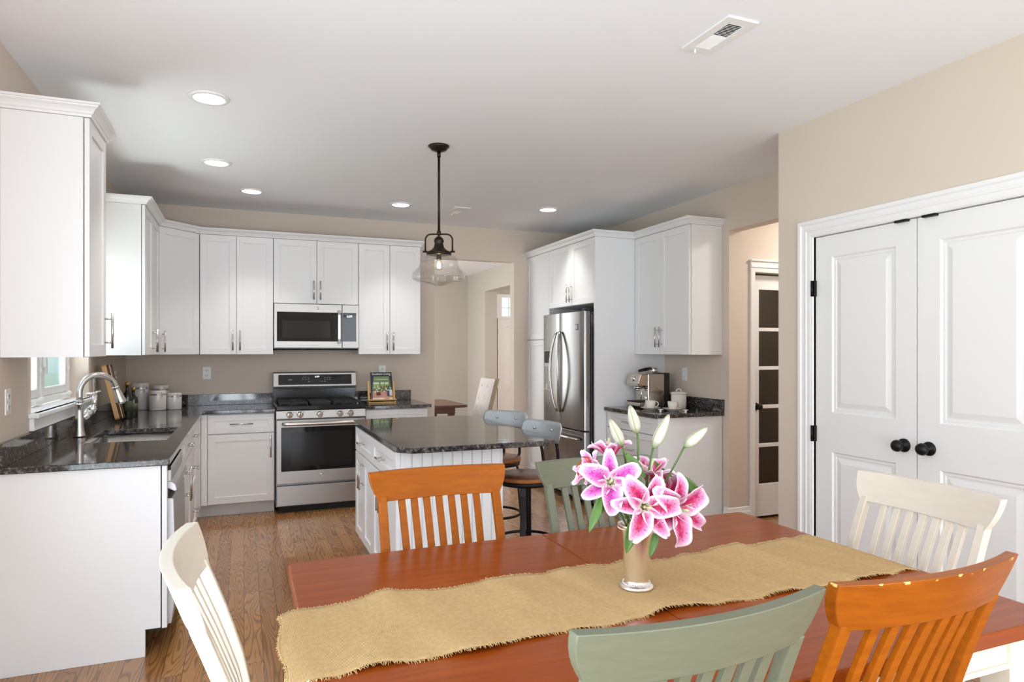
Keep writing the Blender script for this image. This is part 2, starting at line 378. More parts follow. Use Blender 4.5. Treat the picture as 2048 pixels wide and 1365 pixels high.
    def sheet(s, fn, nu, nv, M=None):                   # open sheet with uv
        if s.uv is None: s.uv = s.bm.loops.layers.uv.new('UVMap')
        g = [[(s._v(fn(i / nu, j / nv), M), (i / nu, j / nv)) for j in range(nv + 1)] for i in range(nu + 1)]
        for i in range(nu):
            for j in range(nv):
                q = [g[i][j], g[i + 1][j], g[i + 1][j + 1], g[i][j + 1]]
                f = s._f([x[0] for x in q], True)
                if f:
                    for l, x in zip(f.loops, q): l[s.uv].uv = x[1]
        return s
    def grid(s, us, vs, full, lo, hi, axis='z', M=None):   # slab or wall with openings, cells joined
        def pt(a, b, c): return {'z': (a, b, c), 'y': (a, c, b), 'x': (c, a, b)}[axis]
        V = {}
        def v(i, j, k):
            if (i, j, k) not in V: V[i, j, k] = s._v(pt(us[i], vs[j], (lo, hi)[k]), M)
            return V[i, j, k]
        nu, nv = len(us) - 1, len(vs) - 1
        F = lambda i, j: 0 <= i < nu and 0 <= j < nv and full(i, j)
        for i in range(nu):
            for j in range(nv):
                if not F(i, j): continue
                for k in (0, 1):
                    q = [v(i, j, k), v(i + 1, j, k), v(i + 1, j + 1, k), v(i, j + 1, k)]
                    s._f(q[::-1] if k == 0 else q)
                for di, dj, a, c in ((-1, 0, (i, j + 1), (i, j)), (1, 0, (i + 1, j), (i + 1, j + 1)), (0, -1, (i, j), (i + 1, j)), (0, 1, (i + 1, j + 1), (i, j + 1))):
                    if not F(i + di, j + dj): s._f([v(*a, 0), v(*c, 0), v(*c, 1), v(*a, 1)])
        return s
    def sweep(s, path, prof):                            # moulding with mitred corners; outward is right of travel
        n = len(path); P = [Vector((x, y)) for x, y in path]; rings = []
        for i in range(n):
            d0 = (P[i] - P[i - 1]).normalized() if i > 0 else None
            d1 = (P[i + 1] - P[i]).normalized() if i < n - 1 else None
            r0 = Vector((d0.y, -d0.x)) if d0 else None; r1 = Vector((d1.y, -d1.x)) if d1 else None
            if r0 and r1:
                mdir = (r0 + r1).normalized(); mdir = mdir / max(0.2, mdir.dot(r0))
            else: mdir = r0 or r1
            rings.append([s._v((P[i].x + mdir.x * o, P[i].y + mdir.y * o, z)) for o, z in prof])
        m_ = len(prof)
        for a, b in zip(rings, rings[1:]):
            for k in range(m_): s._f([a[k], a[(k + 1) % m_], b[(k + 1) % m_], b[k]])
        s._f(rings[0]); s._f(rings[-1][::-1])
        return s
    def build(s, name, mats, parent=None, bevel=0.0, seg=2, smooth=None, world=False, loc=None, solid=0.0):
        if world and parent is not None: s.bm.transform(rootmat(parent).inverted())
        elif loc is not None and parent is None: s.bm.transform(Matrix.Translation(Vector(loc)).inverted())
        bmesh.ops.recalc_face_normals(s.bm, faces=s.bm.faces)
        me = bpy.data.meshes.new(name); s.bm.to_mesh(me); s.bm.free()
        for mname in ([mats] if isinstance(mats, str) else mats): me.materials.append(MATS[mname])
        if smooth:
            for p in me.polygons: p.use_smooth = True
            me.set_sharp_from_angle(angle=R(smooth))
        o = bpy.data.objects.new(name, me); COL.objects.link(o)
        if parent is not None: o.parent = parent
        elif loc is not None: o.location = loc
        if bevel > 0:
            md = o.modifiers.new('edge', 'BEVEL'); md.width = bevel; md.segments = seg; md.limit_method = 'ANGLE'; md.angle_limit = R(35)
        if solid > 0:
            md = o.modifiers.new('thick', 'SOLIDIFY'); md.thickness = solid; md.offset = 0
        return o
def tag(o, label, cat, group=None, kind=None):
    o['label'] = label; o['category'] = cat
    if group: o['group'] = group
    if kind: o['kind'] = kind
    return o
def thing(name, loc, label, cat, group=None, rz=0.0):
    o = bpy.data.objects.new(name, None); COL.objects.link(o); o.empty_display_size = 0.1
    o.location = loc; o.rotation_euler = (0, 0, rz)
    return tag(o, label, cat, group)
def struct(mb, name, mat, label, cat, **k):
    return tag(mb.build(name, mat, **k), label, cat, kind='structure')
def copy_tree(o, parent=None):
    c = o.copy(); COL.objects.link(c)
    if parent is not None: c.parent = parent
    for ch in [x for x in bpy.data.objects if x.parent == o]: copy_tree(ch, c)
    return c
def text_mesh(body, size, name, mat, parent, M, extrude=0.0004, align='CENTER', sx=1.0):
    cu = bpy.data.curves.new(name, 'FONT'); cu.body = body; cu.size = size; cu.align_x = align; cu.align_y = 'CENTER'; cu.extrude = extrude; cu.resolution_u = 3
    ob = bpy.data.objects.new(name, cu); COL.objects.link(ob)
    dg = bpy.context.evaluated_depsgraph_get(); me = bpy.data.meshes.new_from_object(ob.evaluated_get(dg))
    bpy.data.objects.remove(ob); bpy.data.curves.remove(cu)
    me.transform(M @ Matrix.Diagonal((sx, 1, 1, 1)))
    me.name = name; me.materials.clear(); me.materials.append(MATS[mat])
    o = bpy.data.objects.new(name, me); COL.objects.link(o); o.parent = parent
    return o
def circ(cx, cy, r, n=24): return [(cx + r * math.cos(2 * PI * k / n), cy + r * math.sin(2 * PI * k / n)) for k in range(n)]
def rrect(x0, x1, y0, y1, r, n=5):
    out = []
    for cx, cy, a in ((x1 - r, y1 - r, 0), (x0 + r, y1 - r, 90), (x0 + r, y0 + r, 180), (x1 - r, y0 + r, 270)):
        for k in range(n + 1): out.append((cx + r * math.cos(R(a + 90 * k / n)), cy + r * math.sin(R(a + 90 * k / n))))
    return out
def arc(c, r, a0, a1, n, f): return [f(c[0] + r * math.cos(R(a0 + (a1 - a0) * k / n)), c[1] + r * math.sin(R(a0 + (a1 - a0) * k / n))) for k in range(n + 1)]

# ------------------------------------------------------------------ measured planes
XL, YB, XR, XC, H = -0.974, 6.753, 3.66, 3.036, 2.743
CT = 0.907
HDR = 2.392
YREAR = -2.7

# ================================================================== the setting
struct(MB().box(-1.4, 7.6, -2.9, 11.6, -0.06, 0), 'floor', 'oak_floor', 'brown oak strip floor with dark cathedral grain', 'floor')
struct(MB().box(-1.4, 7.6, -2.9, 11.6, H, H + 0.1), 'ceiling', 'ceiling_paint', 'smooth white painted ceiling', 'ceiling')
ys = [-2.82, -1.0, 2.2, 3.921, 5.226, 6.87]; zs = [0, 0.2, 1.075, 2.15, 2.35, H]
struct(MB().grid(ys, zs, lambda i, j: not ((i == 1 and 1 <= j <= 3) or (i == 3 and j == 2)), XL - 0.15, XL, 'x'), 'wall_left', 'wall_paint', 'beige painted wall on the sink side of the kitchen', 'wall')
struct(MB().grid([XL, 1.857, 2.76, XR], [0, HDR, H], lambda i, j: not (i == 1 and j == 0), YB, YB + 0.117, 'y'), 'wall_back', 'wall_paint', 'beige painted wall behind the range with a doorway in it', 'wall')
struct(MB().grid([3.146, 3.25, 4.331, YB + 0.117], [0, HDR, H], lambda i, j: not (i == 1 and j == 0), XR, XR + 0.12, 'x'), 'wall_right', 'wall_paint', 'beige painted wall behind the fridge and coffee counter', 'wall')
g = MB().grid([-2.82, 1.634, 2.874, 3.146], [0, 2.062, H], lambda i, j: not (i == 1 and j == 0), XC, XC + 0.12, 'x').box(XC + 0.12, XR, 3.03, 3.146, 0, H)
struct(g, 'wall_closet', 'wall_paint', 'sunlit beige wall around the white double closet doors', 'wall')
struct(MB().grid([XL - 0.15, -0.93, 0.53, 1.98, 3.02, XC + 0.12], [0, 0.12, 2.48, H], lambda i, j: not (i in (1, 3) and j == 1), YREAR - 0.1, YREAR, 'y'), 'wall_rear', 'wall_paint', 'beige wall with two tall windows behind the dining table', 'wall')
struct(MB().grid([XR + 0.12, 3.915, 4.62, 5.9], [0, 2.06, H], lambda i, j: not (i == 1 and j == 0), 4.331, 4.45, 'y').box(XR, 5.9, 3.03, 3.145, 0, H).box(5.78, 5.9, 3.145, 4.331, 0, H), 'wall_hall', 'wall_paint', 'beige hall wall with the glazed door in it', 'wall')
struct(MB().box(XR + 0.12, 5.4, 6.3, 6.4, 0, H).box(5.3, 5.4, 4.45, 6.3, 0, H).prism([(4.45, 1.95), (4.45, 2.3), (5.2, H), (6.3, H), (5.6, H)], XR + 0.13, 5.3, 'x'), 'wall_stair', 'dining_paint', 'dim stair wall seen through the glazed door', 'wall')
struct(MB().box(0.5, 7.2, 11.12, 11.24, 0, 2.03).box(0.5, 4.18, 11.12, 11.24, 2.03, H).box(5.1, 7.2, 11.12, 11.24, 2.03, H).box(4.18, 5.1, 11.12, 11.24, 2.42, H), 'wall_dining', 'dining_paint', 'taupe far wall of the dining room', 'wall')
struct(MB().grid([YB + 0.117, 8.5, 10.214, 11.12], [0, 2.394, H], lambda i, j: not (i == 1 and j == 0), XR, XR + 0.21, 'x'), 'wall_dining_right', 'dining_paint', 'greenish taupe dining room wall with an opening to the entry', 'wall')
struct(MB().grid([YB + 0.117, 7.7, 10.3, 11.12], [0, 0.55, 2.45, H], lambda i, j: not (i == 1 and j == 1), 0.5, 0.62, 'x'), 'wall_dining_left', 'dining_paint', 'unseen dining room wall with an opening added for light', 'wall')
struct(MB().box(7.1, 7.2, 6.4, 11.12, 0, H).box(5.4, 7.1, 6.4, 6.5, 0, H), 'wall_entry', 'wall_paint', 'beige wall of the bright entry', 'wall')
# outside
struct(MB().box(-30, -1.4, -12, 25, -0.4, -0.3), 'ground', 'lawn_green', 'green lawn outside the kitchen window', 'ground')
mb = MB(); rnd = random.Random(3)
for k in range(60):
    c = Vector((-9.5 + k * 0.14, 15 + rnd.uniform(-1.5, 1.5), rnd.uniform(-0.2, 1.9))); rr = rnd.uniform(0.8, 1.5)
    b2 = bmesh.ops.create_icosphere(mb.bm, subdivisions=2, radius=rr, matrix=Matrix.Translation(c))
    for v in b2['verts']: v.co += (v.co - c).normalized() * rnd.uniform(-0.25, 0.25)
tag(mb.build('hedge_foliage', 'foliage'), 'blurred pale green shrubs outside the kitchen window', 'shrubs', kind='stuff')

# baseboards
bp_ = [(0, 0), (0.016, 0), (0.016, 0.085), (0.010, 0.10), (0.006, 0.125), (0, 0.13)]
struct(MB().sweep([(XR, 4.385), (XR, 4.331), (3.872, 4.331)], bp_), 'baseboard_right', 'trim_white', 'white baseboard turning the corner beside the coffee counter', 'baseboard')
struct(MB().sweep([(XC, 3.146), (XC, 2.99)], bp_), 'baseboard_closet', 'trim_white', 'white baseboard left of the closet casing', 'baseboard')
struct(MB().sweep([(XC, 1.52), (XC, -2.7)], bp_), 'baseboard_closet_near', 'trim_white', 'white baseboard right of the closet casing', 'baseboard')
struct(MB().sweep([(1.66, YB), (1.857, YB)], bp_), 'baseboard_back', 'trim_white', 'white baseboard left of the dining room doorway', 'baseboard')
struct(MB().sweep([(2.0, 11.12), (XR, 11.12), (XR, 10.22)], bp_), 'baseboard_dining', 'trim_white', 'white baseboard in the dining room corner', 'baseboard')

# ---- closet doors
def casing(mb, u0, u1, zt, x=XC):
    prof = [(0.0, 0.0), (0.0, 0.012), (0.010, 0.014), (0.030, 0.014), (0.034, 0.018), (0.042, 0.018), (0.046, 0.014), (0.066, 0.016), (0.072, 0.022), (0.092, 0.022), (0.092, 0.0)]
    rings = [[mb._v((x - d, *p)) for o, d in prof for p in [pp(o)]] for pp in (lambda o: (u0 - o, 0.0), lambda o: (u0 - o, zt + o), lambda o: (u1 + o, zt + o), lambda o: (u1 + o, 0.0))]
    n = len(prof)
    for r0, r1 in zip(rings, rings[1:]):
        for k in range(n - 1): mb._f([r0[k], r0[k + 1], r1[k + 1], r1[k]])
    mb.box(x - 0.012, x + 0.06, u1 - 0.009, u1, 0, zt).box(x - 0.012, x + 0.06, u0, u0 + 0.009, 0, zt).box(x - 0.012, x + 0.06, u0, u1, zt - 0.005, zt)
    return mb
struct(casing(MB(), 1.627, 2.883, 2.065), 'trim_1', 'trim_white', 'moulded white casing around the closet doors', 'door casing', bevel=0.002)
def closet_leaf(y0, y1, hinge_y, knob_y, name, label):
    o = bpy.data.objects.new(name, None); COL.objects.link(o); o.location = (XC, (y0 + y1) / 2, 0); tag(o, label, 'door', 'closet doors', 'structure')
    xf = XC + 0.012
    a, b = y0 + 0.112, y1 - 0.112
    pan = [(a, b, 0.24, 0.842), (a, b, 1.062, 1.936)]
    mb = MB()
    us, vs = [y0, a, b, y1], [0.012, 0.24, 0.842, 1.062, 1.936, 2.056]
    g = mb.grid(us, vs, lambda i, j: not (i == 1 and j in (1, 3)), xf, xf + 0.034, 'x')
    for p0, p1, z0, z1 in pan:                       # sunk moulded rim, raised field
        loops = []
        for ins, dp in ((0, 0), (0.008, 0.008), (0.02, 0.008), (0.024, 0.011), (0.032, 0.011), (0.058, 0.003)):
            loops.append([mb._v((xf + dp, u, z)) for u, z in ((p0 + ins, z0 + ins), (p1 - ins, z0 + ins), (p1 - ins, z1 - ins), (p0 + ins, z1 - ins))])
        for l0, l1 in zip(loops, loops[1:]):
            for k in range(4): mb._f([l0[k], l0[(k + 1) % 4], l1[(k + 1) % 4], l1[k]])
        mb._f(loops[-1])
        mb.box(xf + 0.012, xf + 0.034, p0, p1, z0, z1)
    mb.build('door_leaf', 'door_white', o, world=True)
    for z in (0.28, 0.935, 1.765):
        h = MB().cyl((XC - 0.012, hinge_y, z - 0.045), (XC - 0.012, hinge_y, z + 0.045), 0.007).box(XC - 0.008, XC + 0.011, hinge_y - 0.014, hinge_y + 0.010, z - 0.045, z + 0.045)
        tag_part = h.build('hinge', 'black_metal', o, world=True)
    Q = Matrix.Translation((xf, knob_y, 0.937)) @ Matrix.Rotation(R(-90), 4, 'Y')
    k = MB().lathe([(0, 0), (0.034, 0), (0.034, 0.006), (0.028, 0.010), (0.013, 0.012), (0.011, 0.030), (0.018, 0.034), (0.027, 0.042), (0.030, 0.052), (0.027, 0.064), (0.016, 0.072), (0, 0.074)], 28, Q)
    kb = k.build('knob', 'black_metal', o, world=True)
    kb['label'] = 'round black knob'
    cy_ = y0 + 0.07 if knob_y < (y0 + y1) / 2 else y1 - 0.07
    MB().box(XC - 0.012, XC + 0.016, cy_ - 0.035, cy_ + 0.035, 2.048, 2.060).build('ball_catch', 'black_metal', o, bevel=0.003, world=True)
    return o
closet_leaf(2.257, 2.872, 2.878, 2.322, 'door_1', 'left white two-panel closet door with black hinges on the wall corner side')
closet_leaf(1.638, 2.251, 1.632, 2.192, 'door_2', 'right white two-panel closet door behind the cream chair')
struct(MB().box(XC + 0.5, XC + 0.56, 1.4, 3.03, 0, H), 'wall_closet_inside', 'gap_dark', 'closet back wall with its shade painted dark behind the doors', 'wall')  # near-black paints the closet's shade behind the door gaps

# ---- glazed hall door
o = bpy.data.objects.new('door_3', None); COL.objects.link(o); o.location = (4.27, 4.36, 0); tag(o, 'narrow white glazed door with five panes and a black knob in the hall', 'door', None, 'structure')
zl = [0.02, 0.29, 0.574, 0.605, 0.905, 0.936, 1.225, 1.256, 1.55, 1.581, 1.93, 2.045]
MB().grid([3.925, 4.006, 4.50, 4.61], [zl[0], zl[1], 0.600, 0.630, 0.925, 0.955, 1.25, 1.28, 1.575, 1.605, 1.925, zl[-1]], lambda i, j: not (i == 1 and j in (1, 3, 5, 7, 9)), 4.37, 4.405, 'y').build('door_frame', 'trim_white', o, bevel=0.003, world=True)
MB().box(4.0, 4.51, 4.386, 4.390, 0.28, 1.93).build('pane', 'door_glass', o, world=True)
Q = Matrix.Translation((3.968, 4.37, 0.945)) @ Matrix.Rotation(R(90), 4, 'X')
MB().lathe([(0, 0), (0.032, 0), (0.032, 0.006), (0.013, 0.010), (0.011, 0.03), (0.026, 0.04), (0.029, 0.052), (0.018, 0.068), (0, 0.071)], 24, Q).build('knob', 'black_metal', o, world=True)
MB().box(3.916, 3.924, 4.360, 4.374, 0.90, 0.98).build('strike_plate', 'black_metal', o, world=True)
struct(MB().box(3.872, 4.70, 4.312, 4.331, 2.062, 2.10).box(3.872, 4.70, 4.306, 4.331, 2.10, 2.118).box(3.872, 4.70, 4.312, 4.331, 2.118, 2.152).box(3.866, 4.70, 4.300, 4.331, 2.152, 2.166).box(3.872, 3.915, 4.312, 4.45, 0, 2.062).box(4.61, 4.70, 4.312, 4.331, 0, 2.062), 'trim_2', 'trim_white', 'white casing with a moulded head over the glazed hall door', 'door casing', bevel=0.002)
# ---- front door and transom, far beyond
o = bpy.data.objects.new('door_4', None); COL.objects.link(o); o.location = (4.64, 11.1, 0); tag(o, 'far white panelled entry door under a bright transom', 'door', None, 'structure')
MB().grid([4.20, 4.26, 4.36, 4.92, 5.08], [0.01, 0.2, 0.72, 0.82, 1.86, 2.0], lambda i, j: not (i == 2 and j in (1, 3)), 11.06, 11.10, 'y').box(4.3, 5.0, 11.08, 11.10, 0.1, 1.9).build('door_leaf', 'door_white', o, world=True)
MB().box(4.165, 4.20, 11.05, 11.12, 0, 2.0).build('edge_strip', 'dark_door_edge', o, world=True)
struct(MB().box(4.13, 5.15, 11.04, 11.12, 2.0, 2.04), 'trim_3', 'trim_white', 'white head trim between entry door and transom', 'trim')
o = bpy.data.objects.new('window_2', None); COL.objects.link(o); o.location = (4.64, 11.18, 2.05); tag(o, 'bright gridded transom window above the far entry door', 'window', None, 'structure')
g = MB().box(4.30, 5.0, 11.10, 11.14, 2.38, 2.44).box(4.16, 4.30, 11.10, 11.14, 2.03, 2.44).box(5.0, 5.12, 11.10, 11.14, 2.03, 2.44)
for x in (4.44, 4.62, 4.80): g.box(x - 0.006, x + 0.006, 11.11, 11.13, 2.03, 2.38)
g.box(4.3, 5.0, 11.11, 11.13, 2.19, 2.202)
g.build('window_frame', 'trim_white', o, world=True)
MB().box(4.30, 5.0, 11.145, 11.15, 2.03, 2.38).build('pane', 'pane_glass', o, world=True)

# ---- kitchen window over the sink
o = bpy.data.objects.new('window_1', None); COL.objects.link(o); o.location = (XL - 0.10, 4.57, 1.09); tag(o, 'white casement window over the sink, half hidden by the wall cabinet', 'window', None, 'structure')
wx0, wx1 = XL - 0.15, XL - 0.118
g = MB().grid([3.922, 3.962, 4.545, 4.60, 5.185, 5.225], [1.10, 1.14, 2.11, 2.149], lambda i, j: not (i in (1, 3) and j == 1), wx0, wx1 + 0.012, 'x')
g.build('window_frame', 'trim_white', o, world=True, bevel=0.003)
for a, b in ((3.962, 4.545), (4.60, 5.185)):
    s_ = MB().grid([a + 0.002, a + 0.05, b - 0.05, b - 0.002], [1.142, 1.19, 2.06, 2.108], lambda i, j: not (i == 1 and j == 1), wx0 + 0.006, wx1 + 0.004, 'x').build('sash', 'trim_white', o, world=True, bevel=0.003)
    MB().box(wx0 + 0.014, wx0 + 0.018, a + 0.05, b - 0.05, 1.19, 2.06).build('pane', 'pane_glass', s_, world=True)
    c_ = MB().box(wx1 + 0.004, wx1 + 0.04, b - 0.22, b - 0.08, 1.105, 1.135).cyl((wx1 + 0.03, b - 0.12, 1.13), (wx1 + 0.05, b - 0.12, 1.145), 0.013)
    c_.build('crank', 'plastic_white', o, world=True, bevel=0.004)
    MB().box(wx1 + 0.012, wx1 + 0.03, a - 0.03, a - 0.005, 1.31, 1.42).box(wx1 + 0.014, wx1 + 0.026, a + 0.0, a + 0.02, 1.27, 1.41).build('latch', 'plastic_white', o, world=True, bevel=0.003)
    MB().box(wx1 + 0.004, wx1 + 0.018, b - 0.01, b + 0.012, 1.285, 1.31).build('hinge', 'plastic_white', o, world=True)
g = MB().box(XL - 0.118, XL + 0.03, 3.924, 5.224, 1.076, 1.098).box(XL, XL + 0.045, 3.87, 5.27, 1.076, 1.098).box(XL, XL + 0.022, 3.885, 5.255, 1.012, 1.076)
g.build('window_stool', 'trim_white', o, world=True, bevel=0.004)

# ---- ceiling fittings
for k, (x, y, lb) in enumerate(((-0.17, 3.83, 'largest round recessed ceiling light, closest to the tall left cabinet'), (-0.18, 5.12, 'round recessed ceiling light, second in the row along the sink wall'), (0.06, 5.92, 'round recessed ceiling light above the back left cabinets'), (1.32, 5.95, 'round recessed ceiling light left of the pendant rod'), (2.65, 5.64, 'round recessed ceiling light above the fridge cabinets'))):
    t_ = thing('recessed_light', (x, y, H - 0.012), lb, 'ceiling light', 'recessed ceiling lights')
    MB().lathe([(0.074, 0.010), (0.078, 0.002), (0.098, 0.004), (0.102, 0.012), (0.074, 0.012)], 40, closed=True).build('trim_ring', 'trim_white', t_)
    MB().lathe([(0, 0.006), (0.076, 0.006), (0.076, 0.011), (0, 0.011)], 40).build('lens', 'lamp_lens', t_)
    sl = bpy.data.lights.new('downlight', 'SPOT'); sl.energy = 42; sl.spot_size = R(84); sl.spot_blend = 0.7; sl.shadow_soft_size = 0.06; sl.color = (1.0, 0.95, 0.88)
    so = bpy.data.objects.new('downlight', sl); COL.objects.link(so); so.parent = t_; so.location = (0, 0, 0.0)
def vent(x0, x1, y0, y1, lb):
    t_ = thing('ceiling_vent', ((x0 + x1) / 2, (y0 + y1) / 2, H - 0.008), lb, 'air vent', 'ceiling vents')
    w, l = (x1 - x0) / 2, (y1 - y0) / 2
    MB().grid([-w, -w + 0.04, w - 0.04, w], [-l, -l + 0.045, l - 0.045, l], lambda i, j: not (i == 1 and j == 1), 0.0, 0.008).build('frame', 'trim_white', t_, bevel=0.002)
    MB().box(-w + 0.04, w - 0.04, -l + 0.045, l - 0.045, 0.0065, 0.0075).build('duct_shade', 'gap_dark', t_)  # dark sheet stands in for the shade inside the vent
    n = 20; L_ = 2 * l - 0.09
    for k in range(n):
        yy = -l + 0.045 + (k + 0.5) * L_ / n
        tilt = 35 if k < n // 2 else -35
        MB().box(-w + 0.04, w - 0.04, -0.006, 0.006, -0.0006, 0.0006, Matrix.Translation((0, yy, 0.004)) @ Matrix.Rotation(R(tilt), 4, 'X')).build('slat', 'trim_white', t_)
    MB().cyl((-0.02, l - 0.02, 0), (-0.02, l - 0.02, -0.015), 0.005).build('lever', 'trim_white', t_)
vent(1.785, 1.94, 2.115, 2.42, 'white rectangular ceiling vent with angled slats, above the dining table')
vent(1.803, 1.956, 5.85, 6.17, 'small white ceiling vent near the back wall, right of the pendant rod')

# ---- pendant
t_ = thing('pendant_light', (1.176, 4.17, 1.83), 'bronze schoolhouse pendant with a clear ribbed glass shade over the island', 'pendant lamp')
MB().lathe([(0, 0.913), (0.068, 0.913), (0.068, 0.905), (0.056, 0.896), (0.050, 0.885), (0.02, 0.874), (0, 0.874)], 32).cyl((0, 0, 0.84), (0, 0, 0.876), 0.012).build('canopy', 'bronze', t_)
MB().cyl((0, 0, 0.335), (0, 0, 0.845), 0.008).build('rod', 'bronze', t_)
yk = [(-0.088, 0.225), (-0.088, 0.29)] + arc((-0.050, 0.30), 0.038, 180, 90, 6, lambda a, b: (a, b)) + arc((0.050, 0.30), 0.038, 90, 0, 6, lambda a, b: (a, b)) + [(0.088, 0.29), (0.088, 0.225)]
cR = math.cos(R(-YAW)); sR = math.sin(R(-YAW))
MB().tube([(a * cR, a * sR, b) for a, b in yk], 0.0055, 8).lathe([(0.0, 0.365), (0.012, 0.36), (0.014, 0.345), (0.011, 0.33), (0, 0.326)], 16).cyl((-0.104 * cR, -0.104 * sR, 0.225), (-0.076 * cR, -0.076 * sR, 0.225), 0.007).cyl((0.104 * cR, 0.104 * sR, 0.225), (0.076 * cR, 0.076 * sR, 0.225), 0.007).build('yoke', 'bronze', t_)
MB().lathe([(0, 0.326), (0.014, 0.322), (0.028, 0.308), (0.034, 0.29), (0.028, 0.282), (0.03, 0.268), (0.036, 0.25), (0.055, 0.232), (0.078, 0.222), (0.082, 0.214), (0.080, 0.204), (0, 0.204)], 32).build('socket_cap', 'bronze', t_)
pr = [(0.070, 0.208), (0.078, 0.202), (0.108, 0.192), (0.121, 0.178), (0.123, 0.15), (0.124, 0.135), (0.133, 0.118), (0.150, 0.100), (0.166, 0.086), (0.171, 0.078), (0.168, 0.071), (0.172, 0.064), (0.168, 0.056), (0.173, 0.049), (0.166, 0.040), (0.14, 0.028), (0.10, 0.018), (0.055, 0.011), (0.03, 0.004), (0.0, 0.0)]
MB().lathe(pr, 48).build('glass_shade', 'shade_glass', t_, solid=0.004)
b_ = MB().lathe([(0.013, 0.196), (0.014, 0.176), (0.022, 0.158), (0.030, 0.138), (0.030, 0.122), (0.022, 0.108), (0.0, 0.102)], 24).build('bulb', 'bulb_glass', t_)
MB().lathe([(0, 0.15), (0.009, 0.148), (0.012, 0.132), (0.009, 0.118), (0, 0.115)], 12).build('filament', 'filament', b_)
MB().cyl((0, 0, 0.172), (0, 0, 0.205), 0.016).build('lamp_holder', 'bronze', t_)

# ================================================================== kitchen cabinets
def bar_handle(parent, x, z, L, vertical=True, y=0.0):
    yo = y - 0.032; mb = MB()
    if vertical:
        mb.cyl((x, yo, z - L / 2), (x, yo, z + L / 2), 0.006, seg=12)
        for s in (-1, 1): mb.cyl((x, yo, z + s * L * 0.34), (x, y + 0.001, z + s * L * 0.34), 0.0045, seg=10)
    else:
        mb.cyl((x - L / 2, yo, z), (x + L / 2, yo, z), 0.006, seg=12)
        for s in (-1, 1): mb.cyl((x + s * L * 0.34, yo, z), (x + s * L * 0.34, y + 0.001, z), 0.0045, seg=10)
    return mb.build('handle', 'nickel', parent)
def shaker(parent, x0, x1, z0, z1, name='door', rail=0.058, y=0.0):
    g = 0.002
    a, b, c, d = x0 + g, x1 - g, z0 + g, z1 - g
    mb = MB().grid([a, a + rail, b - rail, b], [c, c + rail, d - rail, d], lambda i, j: not (i == 1 and j == 1), y, y + 0.02, 'y')
    mb.box(a + rail - 0.004, b - rail + 0.004, y + 0.009, y + 0.017, c + rail - 0.004, d - rail + 0.004)
    return mb.build(name, 'cabinet_white', parent, bevel=0.0012, seg=1)
def upper(loc, rz, w, h, label, doors, depth=0.33, hz=0.13, body=True, group='white wall cabinets'):
    t_ = thing('wall_cabinet', loc, label, 'cabinet', group, R(rz))
    if body: MB().box(0.0, w, 0.024, depth, 0.0, h).build('cabinet_body', 'cabinet_white', t_, bevel=0.001, seg=1)
    for x0, x1, hs in doors:
        d_ = shaker(t_, x0, x1, 0.0, h)
        hx = x1 - 0.030 if hs > 0 else x0 + 0.030
        bar_handle(d_, hx, hz, 0.175)
    return t_
ZU = 1.378; HU = 1.06
upper((-0.644, 3.474, ZU), 90, 0.389, HU + 0.018, 'tall white wall cabinet with a plain side panel, closest on the left wall', [(0.0, 0.389, 1)])
upper((-0.644, 5.281, ZU), 90, 0.835, HU, 'white two-door wall cabinet on the left wall beyond the window', [(0, 0.42, 1), (0.42, 0.835, -1)], hz=0.11)
t_ = upper((-0.644, 6.116, ZU), 45, 0.4016, HU, 'white single-door diagonal wall cabinet in the back left corner', [(0.0, 0.4016, -1)], body=False, hz=0.11)
k7 = 0.024 * math.sqrt(0.5)
MB().prism([(-0.644 - k7, 6.118 + k7), (-0.362 - k7, 6.40 + k7), (-0.362 - k7, YB - 0.001), (XL + 0.001, YB - 0.001), (XL + 0.001, 6.118 + k7)], ZU, ZU + HU).build('cabinet_body', 'cabinet_white', t_, world=True)
upper((-0.358, 6.40, ZU), 0, 0.606, HU, 'white two-door wall cabinet left of the microwave', [(0, 0.297, 1), (0.297, 0.606, -1)], depth=0.352, hz=0.125)
upper((0.25, 6.40, 1.848), 0, 0.762, HU - 0.47, 'short white two-door wall cabinet above the microwave', [(0, 0.381, 1), (0.381, 0.762, -1)], depth=0.352, hz=0.125)
upper((1.014, 6.40, ZU), 0, 0.603, HU, 'white two-door wall cabinet right of the microwave', [(0, 0.3, 1), (0.3, 0.603, -1)], depth=0.352, hz=0.125)
upper((3.33, 5.212, ZU), -90, 0.797, HU, 'white two-door wall cabinet above the espresso machine', [(0, 0.394, 1), (0.394, 0.797, -1)], depth=0.329, hz=0.15)
def crown(path, zb, zt, label):
    h = zt - zb
    prof = [(0, zb), (0.009, zb), (0.011, zb + 0.16 * h), (0.017, zb + 0.24 * h), (0.021, zb + 0.40 * h), (0.030, zb + 0.58 * h), (0.041, zb + 0.70 * h), (0.043, zb + 0.80 * h), (0.050, zb + 0.82 * h), (0.050, zt), (0, zt)]
    tag(MB().sweep(path, prof).build('crown_moulding', 'cabinet_white'), label, 'crown moulding', 'cabinet crown mouldings')
crown([(XL + 0.001, 3.474), (-0.644, 3.474), (-0.644, 3.865), (XL + 0.001, 3.865)], 2.457, 2.514, 'white crown moulding capping the closest left wall cabinet')
crown([(XL + 0.001, 5.281), (-0.644, 5.281), (-0.644, 6.116), (-0.36, 6.40), (1.617, 6.40), (1.617, YB - 0.001)], 2.439, 2.489, 'long white crown moulding along the corner and microwave cabinets')
crown([(2.915, YB - 0.001), (2.915, 5.216), (3.33, 5.216), (3.33, 4.416), (XR - 0.001, 4.416)], 2.439, 2.493, 'white crown moulding stepping over fridge and coffee cabinets')

